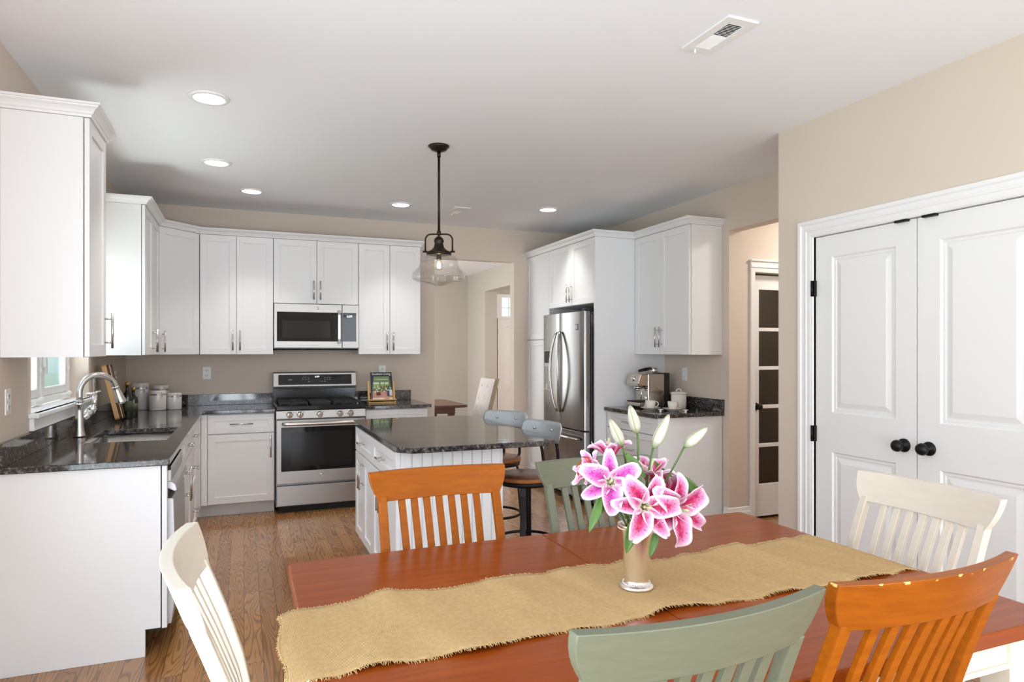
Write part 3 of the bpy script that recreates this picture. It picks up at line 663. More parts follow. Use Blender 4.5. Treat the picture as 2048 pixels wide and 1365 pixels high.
# ---- tall fridge surround
t_ = thing('pantry_cabinet', (2.915, YB, 0), 'tall narrow white pantry cabinet between doorway and fridge', 'cabinet', None, R(-90))
MB().box(0.002, 0.57, 0.024, 0.742, 0.10, 2.438).build('cabinet_body', 'cabinet_white', t_)
MB().box(0.002, 0.57, 0.09, 0.742, 0, 0.10).build('toe_kick', 'kick_white', t_)
d_ = shaker(t_, 0.0, 0.57, 1.532, 2.438); d2 = shaker(t_, 0.0, 0.57, 0.105, 1.528)
t_ = thing('fridge_cabinet', (2.915, 6.181, 1.845), 'white two-door cabinet above the fridge', 'cabinet', None, R(-90))
MB().box(0.002, 0.942, 0.024, 0.742, 0.0, 0.593).build('cabinet_body', 'cabinet_white', t_)
for x0, x1, s in ((0.0, 0.487, 1), (0.487, 0.942, -1)):
    d_ = shaker(t_, x0, x1, 0.0, 0.593); bar_handle(d_, x1 - 0.03 if s > 0 else x0 + 0.03, 0.12, 0.175)
t_ = thing('fridge_side_panel', (2.915, 5.216, 0), 'full-height plain white panel beside the fridge', 'panel')
MB().box(2.915, XR - 0.001, 5.216, 5.238, 0, 2.438).build('panel', 'cabinet_white', t_, world=True, bevel=0.001, seg=1)

# ---- base units
def base_unit(name, loc, rz, w, label, depth=0.60, kick=True, top=0.876, group='white base cabinets'):
    t_ = thing(name, loc, label, 'cabinet', group, R(rz))
    MB().box(0.001, w - 0.001, 0.024, depth, 0.105, top).build('cabinet_body', 'cabinet_white', t_)
    if kick: MB().box(0.001, w - 0.001, 0.085, depth, 0, 0.105).build('toe_kick', 'kick_white', t_)
    return t_
def drawer(t_, x0, x1, z0, z1, L=0.15, rail=0.045, handle=True):
    d_ = shaker(t_, x0, x1, z0, z1, 'drawer', rail)
    if handle: bar_handle(d_, (x0 + x1) / 2, (z0 + z1) / 2, L, False)
    return d_
FX = -0.335
t_ = thing('cabinet_end_panel', (-0.65, 3.45, 0), 'plain white end panel of the sink run, facing the dining table', 'panel')
MB().prism([(XL + 0.001, 0), (-0.42, 0), (-0.42, 0.125), (-0.357, 0.125), (-0.357, 0.876), (XL + 0.001, 0.876)], 3.45, 3.47, 'y').build('panel', 'cabinet_white', t_, world=True, bevel=0.0015, seg=1)
MB().box(-0.352, -0.331, 3.45, 3.492, 0.122, 0.876).build('filler_strip', 'cabinet_white', t_, world=True, bevel=0.001, seg=1)
MB().box(-0.44, -0.421, 3.47, 3.49, 0, 0.122).build('toe_kick', 'gap_dark', t_, world=True)
t_ = thing('dishwasher', (FX, 3.496, 0), 'light steel dishwasher with a pocket handle in the sink run', 'dishwasher', None, R(90))
MB().box(0.0, 0.60, 0.0, 0.58, 0.10, 0.868).build('tub', 'rubber_dark', t_)
MB().box(0.004, 0.596, -0.018, 0.0, 0.79, 0.845).prism([(-0.018, 0.12), (-0.030, 0.20), (-0.032, 0.55), (-0.028, 0.705), (-0.020, 0.712), (0.0, 0.712), (0.0, 0.12)], 0.004, 0.596, 'x').prism([(-0.018, 0.79), (-0.036, 0.775), (-0.042, 0.75), (-0.034, 0.742), (0.0, 0.76), (0.0, 0.79)], 0.004, 0.596, 'x').build('door', 'dw_steel', t_, bevel=0.003)
MB().box(0.004, 0.596, -0.016, 0.0, 0.846, 0.864).build('control_strip', 'black_glass', t_)
t_ = base_unit('sink_cabinet', (FX, 4.10, 0), 90, 0.90, 'white base cabinet with two doors under the sink', top=0.69)
drawer(t_, 0, 0.45, 0.725, 0.872, handle=False); drawer(t_, 0.45, 0.90, 0.725, 0.872, 0.13)
for x0, x1, s in ((0, 0.45, 1), (0.45, 0.90, -1)):
    d_ = shaker(t_, x0, x1, 0.108, 0.720); bar_handle(d_, x1 - 0.03 if s > 0 else x0 + 0.03, 0.585, 0.20)
t_ = base_unit('drawer_cabinet', (FX, 5.00, 0), 90, 0.56, 'white three-drawer base cabinet between sink cabinet and corner')
for z0, z1 in ((0.725, 0.872), (0.42, 0.720), (0.108, 0.415)): drawer(t_, 0, 0.56, z0, z1)
t_ = base_unit('corner_cabinet', (FX, 5.56, 0), 90, 0.58, 'blank white corner base cabinet under the canisters')
MB().box(0.002, 0.555, 0.0, 0.02, 0.108, 0.872).build('filler_panel', 'cabinet_white', t_)
t_ = base_unit('base_cabinet', (FX + 0.002, 6.12, 0), 0, 0.583, 'white base cabinet with one drawer and one door left of the range', depth=0.62)
MB().box(0.0, 0.046, 0.0, 0.02, 0.108, 0.872).box(-0.09, 0.0, 0.085, 0.10, 0.0, 0.107).build('filler_panel', 'cabinet_white', t_)
drawer(t_, 0.05, 0.578, 0.705, 0.868, 0.185, 0.05)
d_ = shaker(t_, 0.05, 0.578, 0.11, 0.70); bar_handle(d_, 0.548, 0.585, 0.19)
t_ = base_unit('base_cabinet', (1.032, 6.12, 0), 0, 0.59, 'white base cabinet under the magazine, right of the range', depth=0.62)
drawer(t_, 0.0, 0.585, 0.705, 0.868, 0.16, 0.05)
for x0, x1 in ((0, 0.292), (0.292, 0.585)): shaker(t_, x0, x1, 0.11, 0.70)
t_ = base_unit('coffee_cabinet', (3.03, 5.205, 0), -90, 0.795, 'white drawer base cabinet under the coffee counter', depth=0.625)
MB().box(0.778, 0.797, 0.0, 0.625, 0.0, 0.876).build('side_panel', 'cabinet_white', t_, bevel=0.001, seg=1)
drawer(t_, 0.0, 0.776, 0.735, 0.872, 0.17, 0.045); drawer(t_, 0.0, 0.776, 0.43, 0.730, 0.17); drawer(t_, 0.0, 0.776, 0.112, 0.425, 0.17)

# ---- worktops
t_ = thing('granite_worktop', (-0.65, 6.4, 0.877), 'long L-shaped dark granite worktop with a sink cut into it', 'worktop', 'granite worktops')
MB().grid([XL + 0.001, -0.815, -0.405, -0.318, 0.252], [3.43, 4.19, 4.86, 6.093, YB - 0.001], lambda i, j: (i < 3 or j == 3) and not (i == 1 and j == 1), 0.877, CT).build('slab', 'granite', t_, world=True, bevel=0.004)
MB().box(XL + 0.001, XL + 0.02, 3.43, YB - 0.001, CT, CT + 0.102).build('backsplash', 'granite', t_, world=True, bevel=0.002)
MB().box(XL + 0.02, 0.252, YB - 0.02, YB - 0.001, CT, CT + 0.102).build('backsplash', 'granite', t_, world=True, bevel=0.002)
t_ = thing('granite_worktop', (1.33, 6.4, 0.877), 'short dark granite worktop right of the range', 'worktop', 'granite worktops')
MB().box(1.026, 1.645, 6.085, YB - 0.001, 0.877, CT).build('slab', 'granite', t_, world=True, bevel=0.004)
MB().box(1.026, 1.60, YB - 0.02, YB - 0.001, CT, CT + 0.102).build('backsplash', 'granite', t_, world=True, bevel=0.002)
t_ = thing('granite_worktop', (3.33, 4.8, 0.877), 'dark granite worktop of the coffee counter by the fridge panel', 'worktop', 'granite worktops')
MB().box(3.005, XR - 0.001, 4.385, 5.214, 0.877, CT).build('slab', 'granite', t_, world=True, bevel=0.004)
MB().box(XR - 0.02, XR - 0.001, 4.385, 5.214, CT, CT + 0.102).build('backsplash', 'granite', t_, world=True, bevel=0.002)

# ---- island
t_ = thing('kitchen_island', (1.05, 4.16, 0), 'white island cabinet with drawers on the left and a beadboard end', 'island')
MB().box(0.769, 1.345, 3.49, 4.841, 0.105, 0.876).build('cabinet_body', 'cabinet_white', t_, world=True)
MB().box(0.83, 1.345, 3.49, 4.80, 0, 0.105).build('toe_kick', 'kick_white', t_, world=True)
mb = MB().box(0.769, 1.345, 3.478, 3.49, 0.0, 0.876); w_ = 0.0565
for k in range(10):
    x0 = 0.775 + k * w_; mb.box(x0 + 0.0035, x0 + w_ - 0.0035, 3.472, 3.479, 0.0, 0.876)
    if k < 9: mb.cyl((x0 + w_, 3.477, 0.0), (x0 + w_, 3.477, 0.876), 0.0022, seg=6)
mb.box(1.338, 1.349, 3.468, 3.49, 0, 0.876)
mb.build('beadboard_panel', 'cabinet_white', t_, world=True, bevel=0.0012, seg=1)
MB().box(0.745, 0.768, 3.472, 3.49, 0.105, 0.876).build('filler_strip', 'cabinet_white', t_, world=True)
Mi = rootmat(t_).inverted() @ Matrix.Translation((0.745, 4.841, 0)) @ Matrix.Rotation(R(-90), 4, 'Z')
for u0, u1 in ((0.0, 0.675), (0.675, 1.35)):
    dr = drawer(t_, u0, u1, 0.70, 0.868, 0.13, 0.05); ds = []
    for x0, x1, s in ((u0, (u0 + u1) / 2, 1), ((u0 + u1) / 2, u1, -1)):
        d_ = shaker(t_, x0, x1, 0.11, 0.695); bar_handle(d_, x1 - 0.03 if s > 0 else x0 + 0.03, 0.575, 0.19); ds.append(d_)
    for q in [dr] + ds:
        for w2 in [q] + list(q.children): w2.data.transform(Mi)
t_ = thing('island_worktop', (1.19, 4.14, 0.877), 'dark granite island top with clipped corners', 'worktop', 'granite worktops')
a0, a1, b0, b1, c_ = 0.735, 1.65, 3.345, 4.93, 0.072
MB().prism([(a0 + c_, b0), (a1 - c_, b0), (a1, b0 + c_), (a1, b1 - c_), (a1 - c_, b1), (a0 + c_, b1), (a0, b1 - c_), (a0, b0 + c_)], 0.877, CT).build('slab', 'granite', t_, world=True, bevel=0.004)

# ================================================================== appliances
# ---- range
rx0, rx1, ry = 0.258, 1.020, 6.06
t_ = thing('gas_range', (0.639, 6.36, 0), 'stainless steel freestanding gas range with black oven glass', 'range')
MB().box(rx0, rx1, 6.10, 6.70, 0.05, 0.895).build('range_body', 'steel_side', t_, world=True)
MB().box(rx0 + 0.02, rx1 - 0.02, 6.09, 6.68, 0.0, 0.05).build('base', 'gap_dark', t_, world=True)
MB().box(rx0, rx1, 6.065, 6.70, 0.893, 0.925).box(rx0, rx1, 6.052, 6.075, 0.893, 0.93).build('cooktop', 'cooktop_black', t_, world=True, bevel=0.004)
for x0, x1 in ((rx0 + 0.035, rx0 + 0.265), (rx1 - 0.265, rx1 - 0.035)):
    g = MB()
    for x in (x0, (x0 + x1) / 2, x1): g.box(x - 0.006, x + 0.006, 6.13, 6.62, 0.940, 0.955)
    for y in (6.13, 6.25, 6.375, 6.50, 6.62): g.box(x0, x1, y - 0.006, y + 0.006, 0.940, 0.955)
    for x in (x0, x1):
        for y in (6.13, 6.375, 6.62): g.box(x - 0.007, x + 0.007, y - 0.007, y + 0.007, 0.924, 0.941)
    g.build('burner_grate', 'cast_iron', t_, world=True, bevel=0.002)
    for y in (6.25, 6.50):
        c_ = ((x0 + x1) / 2 + 0.0, y)
        MB().lathe([(0, 0.016), (0.03, 0.016), (0.038, 0.011), (0.038, 0.004), (0.048, 0.0), (0, 0)], 24, Matrix.Translation((c_[0], c_[1], 0.925))).build('burner', 'cast_iron', t_, world=True)
MB().box(0.545, 0.733, 6.14, 6.61, 0.935, 0.957).box(0.555, 0.723, 6.13, 6.62, 0.924, 0.936).build('griddle', 'cast_iron', t_, world=True, bevel=0.004)
MB().box(rx0, rx1, 6.655, 6.72, 0.925, 1.05).build('backguard', 'cooktop_black', t_, world=True, bevel=0.002)
cp = MB().prism([(6.60, 1.052), (6.592, 1.075), (6.612, 1.20), (6.622, 1.208), (6.735, 1.208), (6.735, 1.052)], rx0 - 0.002, rx1 + 0.002, 'x').build('control_panel', 'steel_range', t_, world=True, bevel=0.003)
Q = Matrix.Translation((0.639, 6.598, 1.138)) @ Matrix.Rotation(R(81), 4, 'X')
mb = MB(); mb.prism(rrect(-0.338, 0.338, -0.050, 0.046, 0.006), -0.004, 0.0035, 'z', Q); mb.build('control_glass', 'black_glass', cp, world=True)
def panel_text(body, x, y, size, mat, name='marking', sx=1.0, par=None, QQ=None, lift=0.0042):
    return text_mesh(body, size, name, mat, par or cp, rootmat(par or cp).inverted() @ (QQ or Q) @ Matrix.Translation((x, y, lift)), sx=sx)
panel_text('6:09', 0.013, 0.025, 0.024, 'display', 'clock_digits')
panel_text('Profile', -0.232, -0.002, 0.012, 'white_ink', 'range_lettering', 1.1)
for body, x, y in (('OVEN MODE', -0.098, 0.030), ('TIMER', 0.118, 0.030)): panel_text(body, x, y, 0.006, 'grey_ink', 'panel_print')
kp = MB(); rnd = random.Random(1)
for x in (-0.118, -0.093, -0.066, 0.085, 0.108, 0.131):
    for y in (0.014, -0.002): kp.box(x - 0.006, x + 0.006, y - 0.0025, y + 0.0025, 0.0036, 0.004, Q)
for x in [-0.04 + 0.0185 * k for k in range(6)]:
    for y in (-0.008, -0.022): kp.box(x - 0.0015, x + 0.0015, y - 0.002, y + 0.002, 0.0036, 0.004, Q)
kp.box(-0.07, -0.054, -0.025, -0.018, 0.0036, 0.004, Q).box(0.046, 0.066, -0.024, -0.020, 0.0036, 0.004, Q).box(0.078, 0.092, -0.024, -0.017, 0.0036, 0.004, Q).build('keypad_print', 'grey_ink', cp, world=True)
MB().prism([(6.052, 0.816), (6.040, 0.822), (6.052, 0.888), (6.066, 0.893), (6.10, 0.893), (6.10, 0.816)], rx0, rx1, 'x').build('knob_panel', 'steel_range', t_, world=True, bevel=0.002)
for x in (0.367, 0.454, 0.620, 0.794, 0.886):
    Qk = Matrix.Translation((x, 6.047, 0.855)) @ Matrix.Rotation(R(98), 4, 'X')
    k_ = MB().lathe([(0, 0), (0.030, 0), (0.030, 0.004), (0.026, 0.006), (0.024, 0.028), (0.021, 0.033), (0, 0.033)], 28, Qk).box(-0.0055, 0.0055, -0.022, 0.024, 0.030, 0.040, Qk)
    k_.build('knob', 'chrome', t_, world=True, bevel=0.001)
kk = MB()
for x in (0.333, 0.42, 0.586, 0.76, 0.852, 0.40, 0.487, 0.653, 0.827, 0.919): kk.box(x - 0.004, x + 0.004, 6.0448, 6.0460, 0.874, 0.877)
kk.build('knob_print', 'cast_iron', t_, world=True)
d_ = MB().grid([rx0 + 0.004, rx0 + 0.044, rx1 - 0.044, rx1 - 0.004], [0.255, 0.365, 0.742, 0.808], lambda i, j: not (i == 1 and j == 1), 6.055, 6.098, 'y').build('oven_door', 'steel_range', t_, world=True, bevel=0.003)
MB().box(rx0 + 0.042, rx1 - 0.042, 6.0545, 6.09, 0.362, 0.745).build('door_glass', 'black_glass', d_, world=True)
MB().prism(rrect(0.378, 0.90, 0.40, 0.70, 0.01), 6.0535, 6.056, 'y').build('inner_window', 'oven_window', d_, world=True)
MB().tube([(rx0 + 0.05, 6.008, 0.777), (rx0 + 0.08, 6.0, 0.777), (rx1 - 0.08, 6.0, 0.777), (rx1 - 0.05, 6.008, 0.777)], 0.0155, 16).cyl((rx0 + 0.075, 6.0, 0.777), (rx0 + 0.075, 6.056, 0.777), 0.011).cyl((rx1 - 0.075, 6.0, 0.777), (rx1 - 0.075, 6.056, 0.777), 0.011).build('handle', 'nickel', d_, world=True)
def round_badge(par, c, r):
    Qb = Matrix.Translation(c) @ Matrix.Rotation(R(90), 4, 'X')
    MB().lathe([(r * 0.82, 0), (r, 0), (r, 0.002), (r * 0.82, 0.002)], 28, Qb, closed=True).lathe([(0, 0), (r * 0.8, 0), (r * 0.8, 0.0008), (0, 0.0008)], 28, Qb).build('badge', 'chrome', par, world=True)
    text_mesh('GE', r * 1.05, 'badge_lettering', 'steel_side', par, rootmat(par).inverted() @ Qb @ Matrix.Translation((0, 0, 0.0012)))
round_badge(d_, (0.638, 6.0545, 0.318), 0.017)
MB().box(rx0 + 0.004, rx1 - 0.004, 6.058, 6.10, 0.062, 0.235).build('drawer', 'steel_range', t_, world=True, bevel=0.004)

# ---- microwave
t_ = thing('microwave', (0.631, 6.55, 1.43), 'stainless steel over-the-range microwave with a black window', 'microwave')
MB().box(0.252, 1.010, 6.40, YB - 0.002, 1.435, 1.845).build('microwave_body', 'steel_side', t_, world=True)
MB().box(0.256, 1.006, 6.42, 6.70, 1.418, 1.435).build('vent_grille', 'gap_dark', t_, world=True)
d_ = MB().grid([0.253, 0.279, 0.848, 0.853], [1.440, 1.500, 1.766, 1.842], lambda i, j: not (i == 1 and j == 1), 6.36, 6.398, 'y').build('door', 'steel_range', t_, world=True, bevel=0.003)
MB().box(0.275, 0.850, 6.3615, 6.39, 1.496, 1.770).build('door_glass', 'black_glass', d_, world=True)
MB().prism(rrect(0.325, 0.745, 1.528, 1.69, 0.004), 6.3607, 6.362, 'y').build('inner_window', 'oven_window', d_, world=True)
MB().bar([(0.826, 6.340, 1.478), (0.826, 6.333, 1.52), (0.826, 6.333, 1.745), (0.826, 6.340, 1.79)], 0.026, 0.012, (1, 0, 0)).box(0.818, 0.834, 6.335, 6.362, 1.50, 1.515).box(0.818, 0.834, 6.335, 6.362, 1.75, 1.765).build('handle', 'nickel', d_, world=True, bevel=0.003)
round_badge(d_, (0.632, 6.3598, 1.806), 0.016)
c_ = MB().grid([0.857, 0.862, 0.984, 1.009], [1.440, 1.500, 1.766, 1.842], lambda i, j: not (i == 1 and j == 1), 6.36, 6.398, 'y').build('control_frame', 'steel_range', t_, world=True, bevel=0.002)
MB().box(0.860, 0.986, 6.3615, 6.39, 1.496, 1.770).build('control_glass', 'black_glass', c_, world=True)
Qm = Matrix.Translation((0.924, 6.3612, 1.735)) @ Matrix.Rotation(R(90), 4, 'X')
text_mesh('6:09', 0.030, 'clock_digits', 'display', c_, rootmat(t_).inverted() @ Qm)

# ---- fridge (front faces -X)
t_ = thing('refrigerator', (3.2, 5.71, 0), 'stainless french-door refrigerator with curved handles and a dispenser', 'refrigerator')
MB().box(2.905, 3.62, 5.275, 6.15, 0.03, 1.745).build('fridge_body', 'steel_side', t_, world=True)
MB().box(2.93, 3.60, 5.29, 6.14, 0.0, 0.03).build('base', 'gap_dark', t_, world=True)
def bowx(y): return 2.812 + 0.022 * ((y - 5.712) / 0.44) ** 2
def fdoor(y0, y1, z0, z1, name):
    pts = [(2.90, y0), (2.90, y1), (bowx(y1) + 0.018, y1), (bowx(y1) + 0.004, y1 - 0.006)]
    n = 12
    for k in range(1, n): 
        y = y1 - 0.012 + (y0 + 0.012 - (y1 - 0.012)) * k / n; pts.append((bowx(y), y))
    pts += [(bowx(y0) + 0.004, y0 + 0.006), (bowx(y0) + 0.018, y0)]
    return MB().prism(pts, z0, z1).build(name, 'steel_fridge', t_, world=True, bevel=0.003, smooth=30)
dR = fdoor(5.275, 5.722, 0.688, 1.772, 'door'); dL = fdoor(5.730, 6.150, 0.688, 1.772, 'door'); dF = fdoor(5.275, 6.150, 0.075, 0.676, 'freezer_drawer')
for d_, yc, sg in ((dR, 5.690, -1), (dL, 5.762, 1)):
    pts = []
    for k in range(21):
        u = k / 20; pts.append((2.806 - 0.006 - 0.05 * math.sin(PI * u) ** 0.6, yc + sg * 0.052 * math.sin(PI * u), 0.83 + 0.765 * u))
    MB().tube(pts, 0.0125, 12).build('handle', 'nickel', d_, world=True)
MB().tube([(2.815, 5.34, 0.605), (2.772, 5.365, 0.61), (2.762, 5.45, 0.612), (2.760, 5.712, 0.612), (2.762, 5.975, 0.612), (2.772, 6.06, 0.61), (2.815, 6.085, 0.605)], 0.0125, 12).build('handle', 'nickel', dF, world=True)
Qd = Matrix.Translation((2.8165, 5.925, 0)) @ Matrix.Rotation(R(-4.0), 4, 'Z')
dp = MB().grid([0.0, 0.011, 0.169, 0.18], [1.02, 1.032, 1.27, 1.42], lambda i, j: not (i == 1 and j == 1), -0.002, 0.012, 'x', Qd).box(0.006, 0.012, 0.01, 0.17, 1.03, 1.28, Qd).build('dispenser', 'steel_side', dL, world=True, bevel=0.0015)
MB().box(-0.0035, 0.0, 0.008, 0.172, 1.29, 1.41, Qd).build('dispenser_panel', 'black_glass', dp, world=True)
MB().box(-0.006, 0.01, 0.008, 0.172, 1.255, 1.272, Qd).box(-0.008, 0.01, 0.012, 0.168, 1.022, 1.034, Qd).prism([(-0.004, 1.03), (0.006, 1.03), (0.008, 1.12), (0.002, 1.12)], 0.10, 0.14, 'y', Qd).build('dispenser_tray', 'chrome', dp, world=True)
MB().box(bowx(5.40) - 0.001, bowx(5.40) + 0.006, 5.372, 5.445, 1.60, 1.66).build('energy_sticker', 'sticker_blue', dR, world=True)
Qs = Matrix.Translation((bowx(5.40) - 0.0012, 5.41, 1.63)) @ Matrix.Rotation(R(-90), 4, 'Z') @ Matrix.Rotation(R(90), 4, 'X')
mb = MB(); mb.lathe([(0.008, 0), (0.012, 0), (0.012, 0.0008), (0.008, 0.0008)], 20, Qs @ Matrix.Translation((-0.018, 0.004, 0)), closed=True)
for yy in (0.012, 0.0, -0.012): mb.box(0.002, 0.028, yy - 0.003, yy + 0.003, 0, 0.0008, Qs)
mb.build('sticker_print', 'white_ink', dR, world=True)
MB().box(2.86, 2.96, 5.30, 5.36, 1.772, 1.80).build('hinge_cover', 'rubber_dark', t_, world=True, bevel=0.004)

# ================================================================== sink and counter things
t_ = thing('sink', (-0.61, 4.525, 0.70), 'stainless undermount sink basin in the granite worktop', 'sink')
sx0, sx1, sy0, sy1 = -0.822, -0.398, 4.183, 4.867
mb = MB()
L0 = [(a, b, 0.8765) for a, b in rrect(sx0 - 0.012, sx1 + 0.012, sy0 - 0.012, sy1 + 0.012, 0.04)]
L1 = [(a, b, 0.8765) for a, b in rrect(sx0, sx1, sy0, sy1, 0.035)]
L2 = [(a, b, 0.72) for a, b in rrect(sx0 + 0.008, sx1 - 0.008, sy0 + 0.008, sy1 - 0.008, 0.03)]
L3 = [(a, b, 0.695) for a, b in rrect(sx0 + 0.035, sx1 - 0.035, sy0 + 0.035, sy1 - 0.035, 0.03)]
vv = [[mb._v(p) for p in L] for L in (L0, L1, L2, L3)]
for a, b in zip(vv, vv[1:]):
    for k in range(len(a)): mb._f([a[k], a[(k + 1) % len(a)], b[(k + 1) % len(a)], b[k]], True)
mb._f(vv[-1])
mb.build('basin', 'sink_steel', t_, world=True, solid=0.0012)
MB().lathe([(0.02, 0.004), (0.045, 0.004), (0.048, 0.0), (0.0, 0.0), (0, 0.002), (0.02, 0.002)], 24, Matrix.Translation((-0.61, 4.52, 0.696))).build('drain', 'chrome', t_, world=True)
t_ = thing('kitchen_faucet', (-0.886, 4.513, CT + 0.0008), 'brushed gooseneck pull-down faucet with a side lever behind the sink', 'faucet')
FD = Vector((0.86, 0.5, 0)).normalized()                 # spout swings over the basin
def fpt(a, z): return (FD.x * a, FD.y * a, z)
MB().lathe([(0, 0), (0.032, 0), (0.031, 0.008), (0.026, 0.03), (0.022, 0.06), (0.0205, 0.15), (0.0205, 0.183), (0.025, 0.186), (0.025, 0.194), (0.0205, 0.196), (0.0205, 0.202), (0.025, 0.204), (0.025, 0.211), (0.018, 0.213), (0, 0.213)], 28).build('faucet_base', 'nickel', t_)
path = [fpt(0, 0.21), fpt(0, 0.235), fpt(0, 0.258)] + arc((0.098, 0.260), 0.098, 180, 20, 14, lambda a, z: fpt(a, z)) + [fpt(0.196, 0.277)]
MB().tube(path, 0.0165, 16).build('spout', 'nickel', t_)
e0, e1 = Vector(fpt(0.192, 0.285)), Vector(fpt(0.228, 0.180))
Qe = Matrix.Translation(e0) @ (e1 - e0).to_track_quat('Z', 'Y').to_matrix().to_4x4()
MB().lathe([(0, 0), (0.019, 0), (0.021, 0.004), (0.019, 0.009), (0.019, 0.02), (0.024, 0.06), (0.031, 0.095), (0.031, 0.104), (0.026, 0.108), (0, 0.108)], 24, Qe).build('spray_head', 'nickel', t_)
hb = Vector((0.010, 0.018, 0.10)); hd = Vector((0.55, 0.72, 0.75)).normalized()
mb = MB().cyl(hb, hb + hd * 0.07, 0.018, 0.026).cyl(hb + hd * 0.07, hb + hd * 0.076, 0.027, 0.027)
mb.lathe([(0, -0.01), (0.025, 0), (0.024, 0.016), (0.014, 0.03), (0, 0.034)], 20, Matrix.Translation(hb + hd * 0.078) @ hd.to_track_quat('Z', 'Y').to_matrix().to_4x4())
hp = hb + hd * 0.10
mb.tube([hp, hp + Vector((0.004, 0.006, 0.035)), hp + Vector((0.004, 0.01, 0.075))], lambda u: 0.010 + 0.004 * u, 10)
mb.tube([hp + Vector((-0.035, -0.02, 0.078)), hp + Vector((0.006, 0.012, 0.086)), hp + Vector((0.03, 0.03, 0.092))], 0.008, 10)
mb.build('lever', 'chrome', t_)

def plate(loc, rz, label, kind):
    t_ = thing('wall_outlet' if kind == 'outlet' else 'light_switch', loc, label, 'outlet' if kind == 'outlet' else 'switch', 'white wall plates', R(rz))
    MB().box(-0.036, 0.036, -0.006, 0.0, -0.058, 0.058).build('cover_plate', 'plastic_white', t_, bevel=0.003)
    if kind == 'outlet':
        for z in (-0.024, 0.024):
            p = MB().prism(rrect(-0.017, 0.017, z - 0.015, z + 0.015, 0.008), -0.008, -0.005, 'y').build('receptacle', 'plastic_white', t_)
            g = MB()
            for x in (-0.007, 0.007): g.box(x - 0.0015, x + 0.0015, -0.0086, -0.0078, z - 0.002, z + 0.008)
            g.cyl((0, -0.0086, z - 0.008), (0, -0.0078, z - 0.008), 0.003, seg=8).build('slots', 'gap_dark', p)
    else:
        MB().box(-0.006, 0.006, -0.016, -0.005, -0.004, 0.012).build('toggle', 'plastic_white', t_, bevel=0.002)
    return t_
plate((XL, 3.565, 1.18), 90, 'white wall plate on the left wall below the tall cabinet, near the window', 'outlet')
plate((XL, 5.40, 1.175), 90, 'white outlet behind the cutting boards, beside the window', 'outlet')
plate((XL, 6.21, 1.19), 90, 'white switch on the left wall near the back corner, above the bottles', 'switch')
plate((-0.319, YB, 1.205), 0, 'white outlet on the back wall between canisters and range', 'outlet')
plate((1.308, YB, 1.205), 0, 'white outlet on the back wall behind the magazine', 'outlet')
plate((XR, 4.915, 1.20), -90, 'white switch on the beige wall right of the espresso machine', 'switch')

CTO = CT + 0.0008
# ---- canisters
def canister(x, y, r, h, label):
    t_ = thing('canister', (x, y, CTO), label, 'canister', 'ceramic canisters in the back corner')
    MB().lathe([(0, 0), (r * 0.94, 0), (r, 0.006), (r, h * 0.72), (r * 0.985, h * 0.76), (0, h * 0.76)], 32).build('body', 'canister_ceramic', t_)
    MB().lathe([(0, h * 0.835), (r * 0.99, h * 0.835), (r * 1.0, h * 0.86), (r * 0.985, h * 0.9), (r * 0.97, h * 0.905), (r * 0.99, h * 0.92), (r * 0.98, h * 0.975), (r * 0.8, h), (0, h)], 32).build('lid', 'canister_ceramic', t_)
    MB().lathe([(r * 0.9, h * 0.755), (r * 1.0, h * 0.758), (r * 1.03, h * 0.775), (r * 0.98, h * 0.79), (r * 0.985, h * 0.80), (r * 1.025, h * 0.815), (r * 0.99, h * 0.835), (r * 0.9, h * 0.835)], 32).build('seal_band', 'chrome', t_)
    a = R(-60)
    u = Vector((math.cos(a), math.sin(a), 0))
    MB().tube([u * r * 0.9 + Vector((0, 0, h * 0.92)), u * (r + 0.014) + Vector((0, 0, h * 0.9)), u * (r + 0.018) + Vector((0, 0, h * 0.8)), u * (r + 0.006) + Vector((0, 0, h * 0.64))], 0.0022, 6).build('clamp', 'chrome', t_)
canister(-0.822, 6.44, 0.068, 0.232, 'tallest cream ceramic canister with clamp lid, at the left of the set')
canister(-0.676, 6.535, 0.066, 0.205, 'cream ceramic canister half hidden behind a shorter one')
canister(-0.678, 6.335, 0.067, 0.168, 'middle-sized cream ceramic canister in front of another one')
canister(-0.556, 6.388, 0.059, 0.142, 'smallest cream ceramic canister at the right of the set')
# ---- bottles
def bottle(x, y, r, h, label, lab_mat):
    t_ = thing('bottle', (x, y, CTO), label, 'bottle', 'dark bottles by the sink')
    MB().lathe([(0, 0), (r * 0.95, 0), (r, 0.006), (r, h * 0.58), (r * 0.9, h * 0.66), (r * 0.42, h * 0.74), (r * 0.36, h * 0.80), (r * 0.36, h * 0.90), (0, h * 0.90)], 28).build('glass_body', 'bottle_glass', t_)
    MB().lathe([(0, h * 0.90), (r * 0.46, h * 0.90), (r * 0.46, h), (0, h)], 20).build('cap', 'gold_cap', t_)
    MB().lathe([(r * 1.008, h * 0.2), (r * 1.008, h * 0.48)], 28).build('paper_label', lab_mat, t_, solid=0.0006)
bottle(-0.800, 5.615, 0.034, 0.272, 'tall dark oil bottle with a gold cap beside the cutting boards', 'bottle_label')
bottle(-0.775, 5.715, 0.032, 0.225, 'shorter dark bottle with a gold neck behind the tall bottle', 'bottle_label')
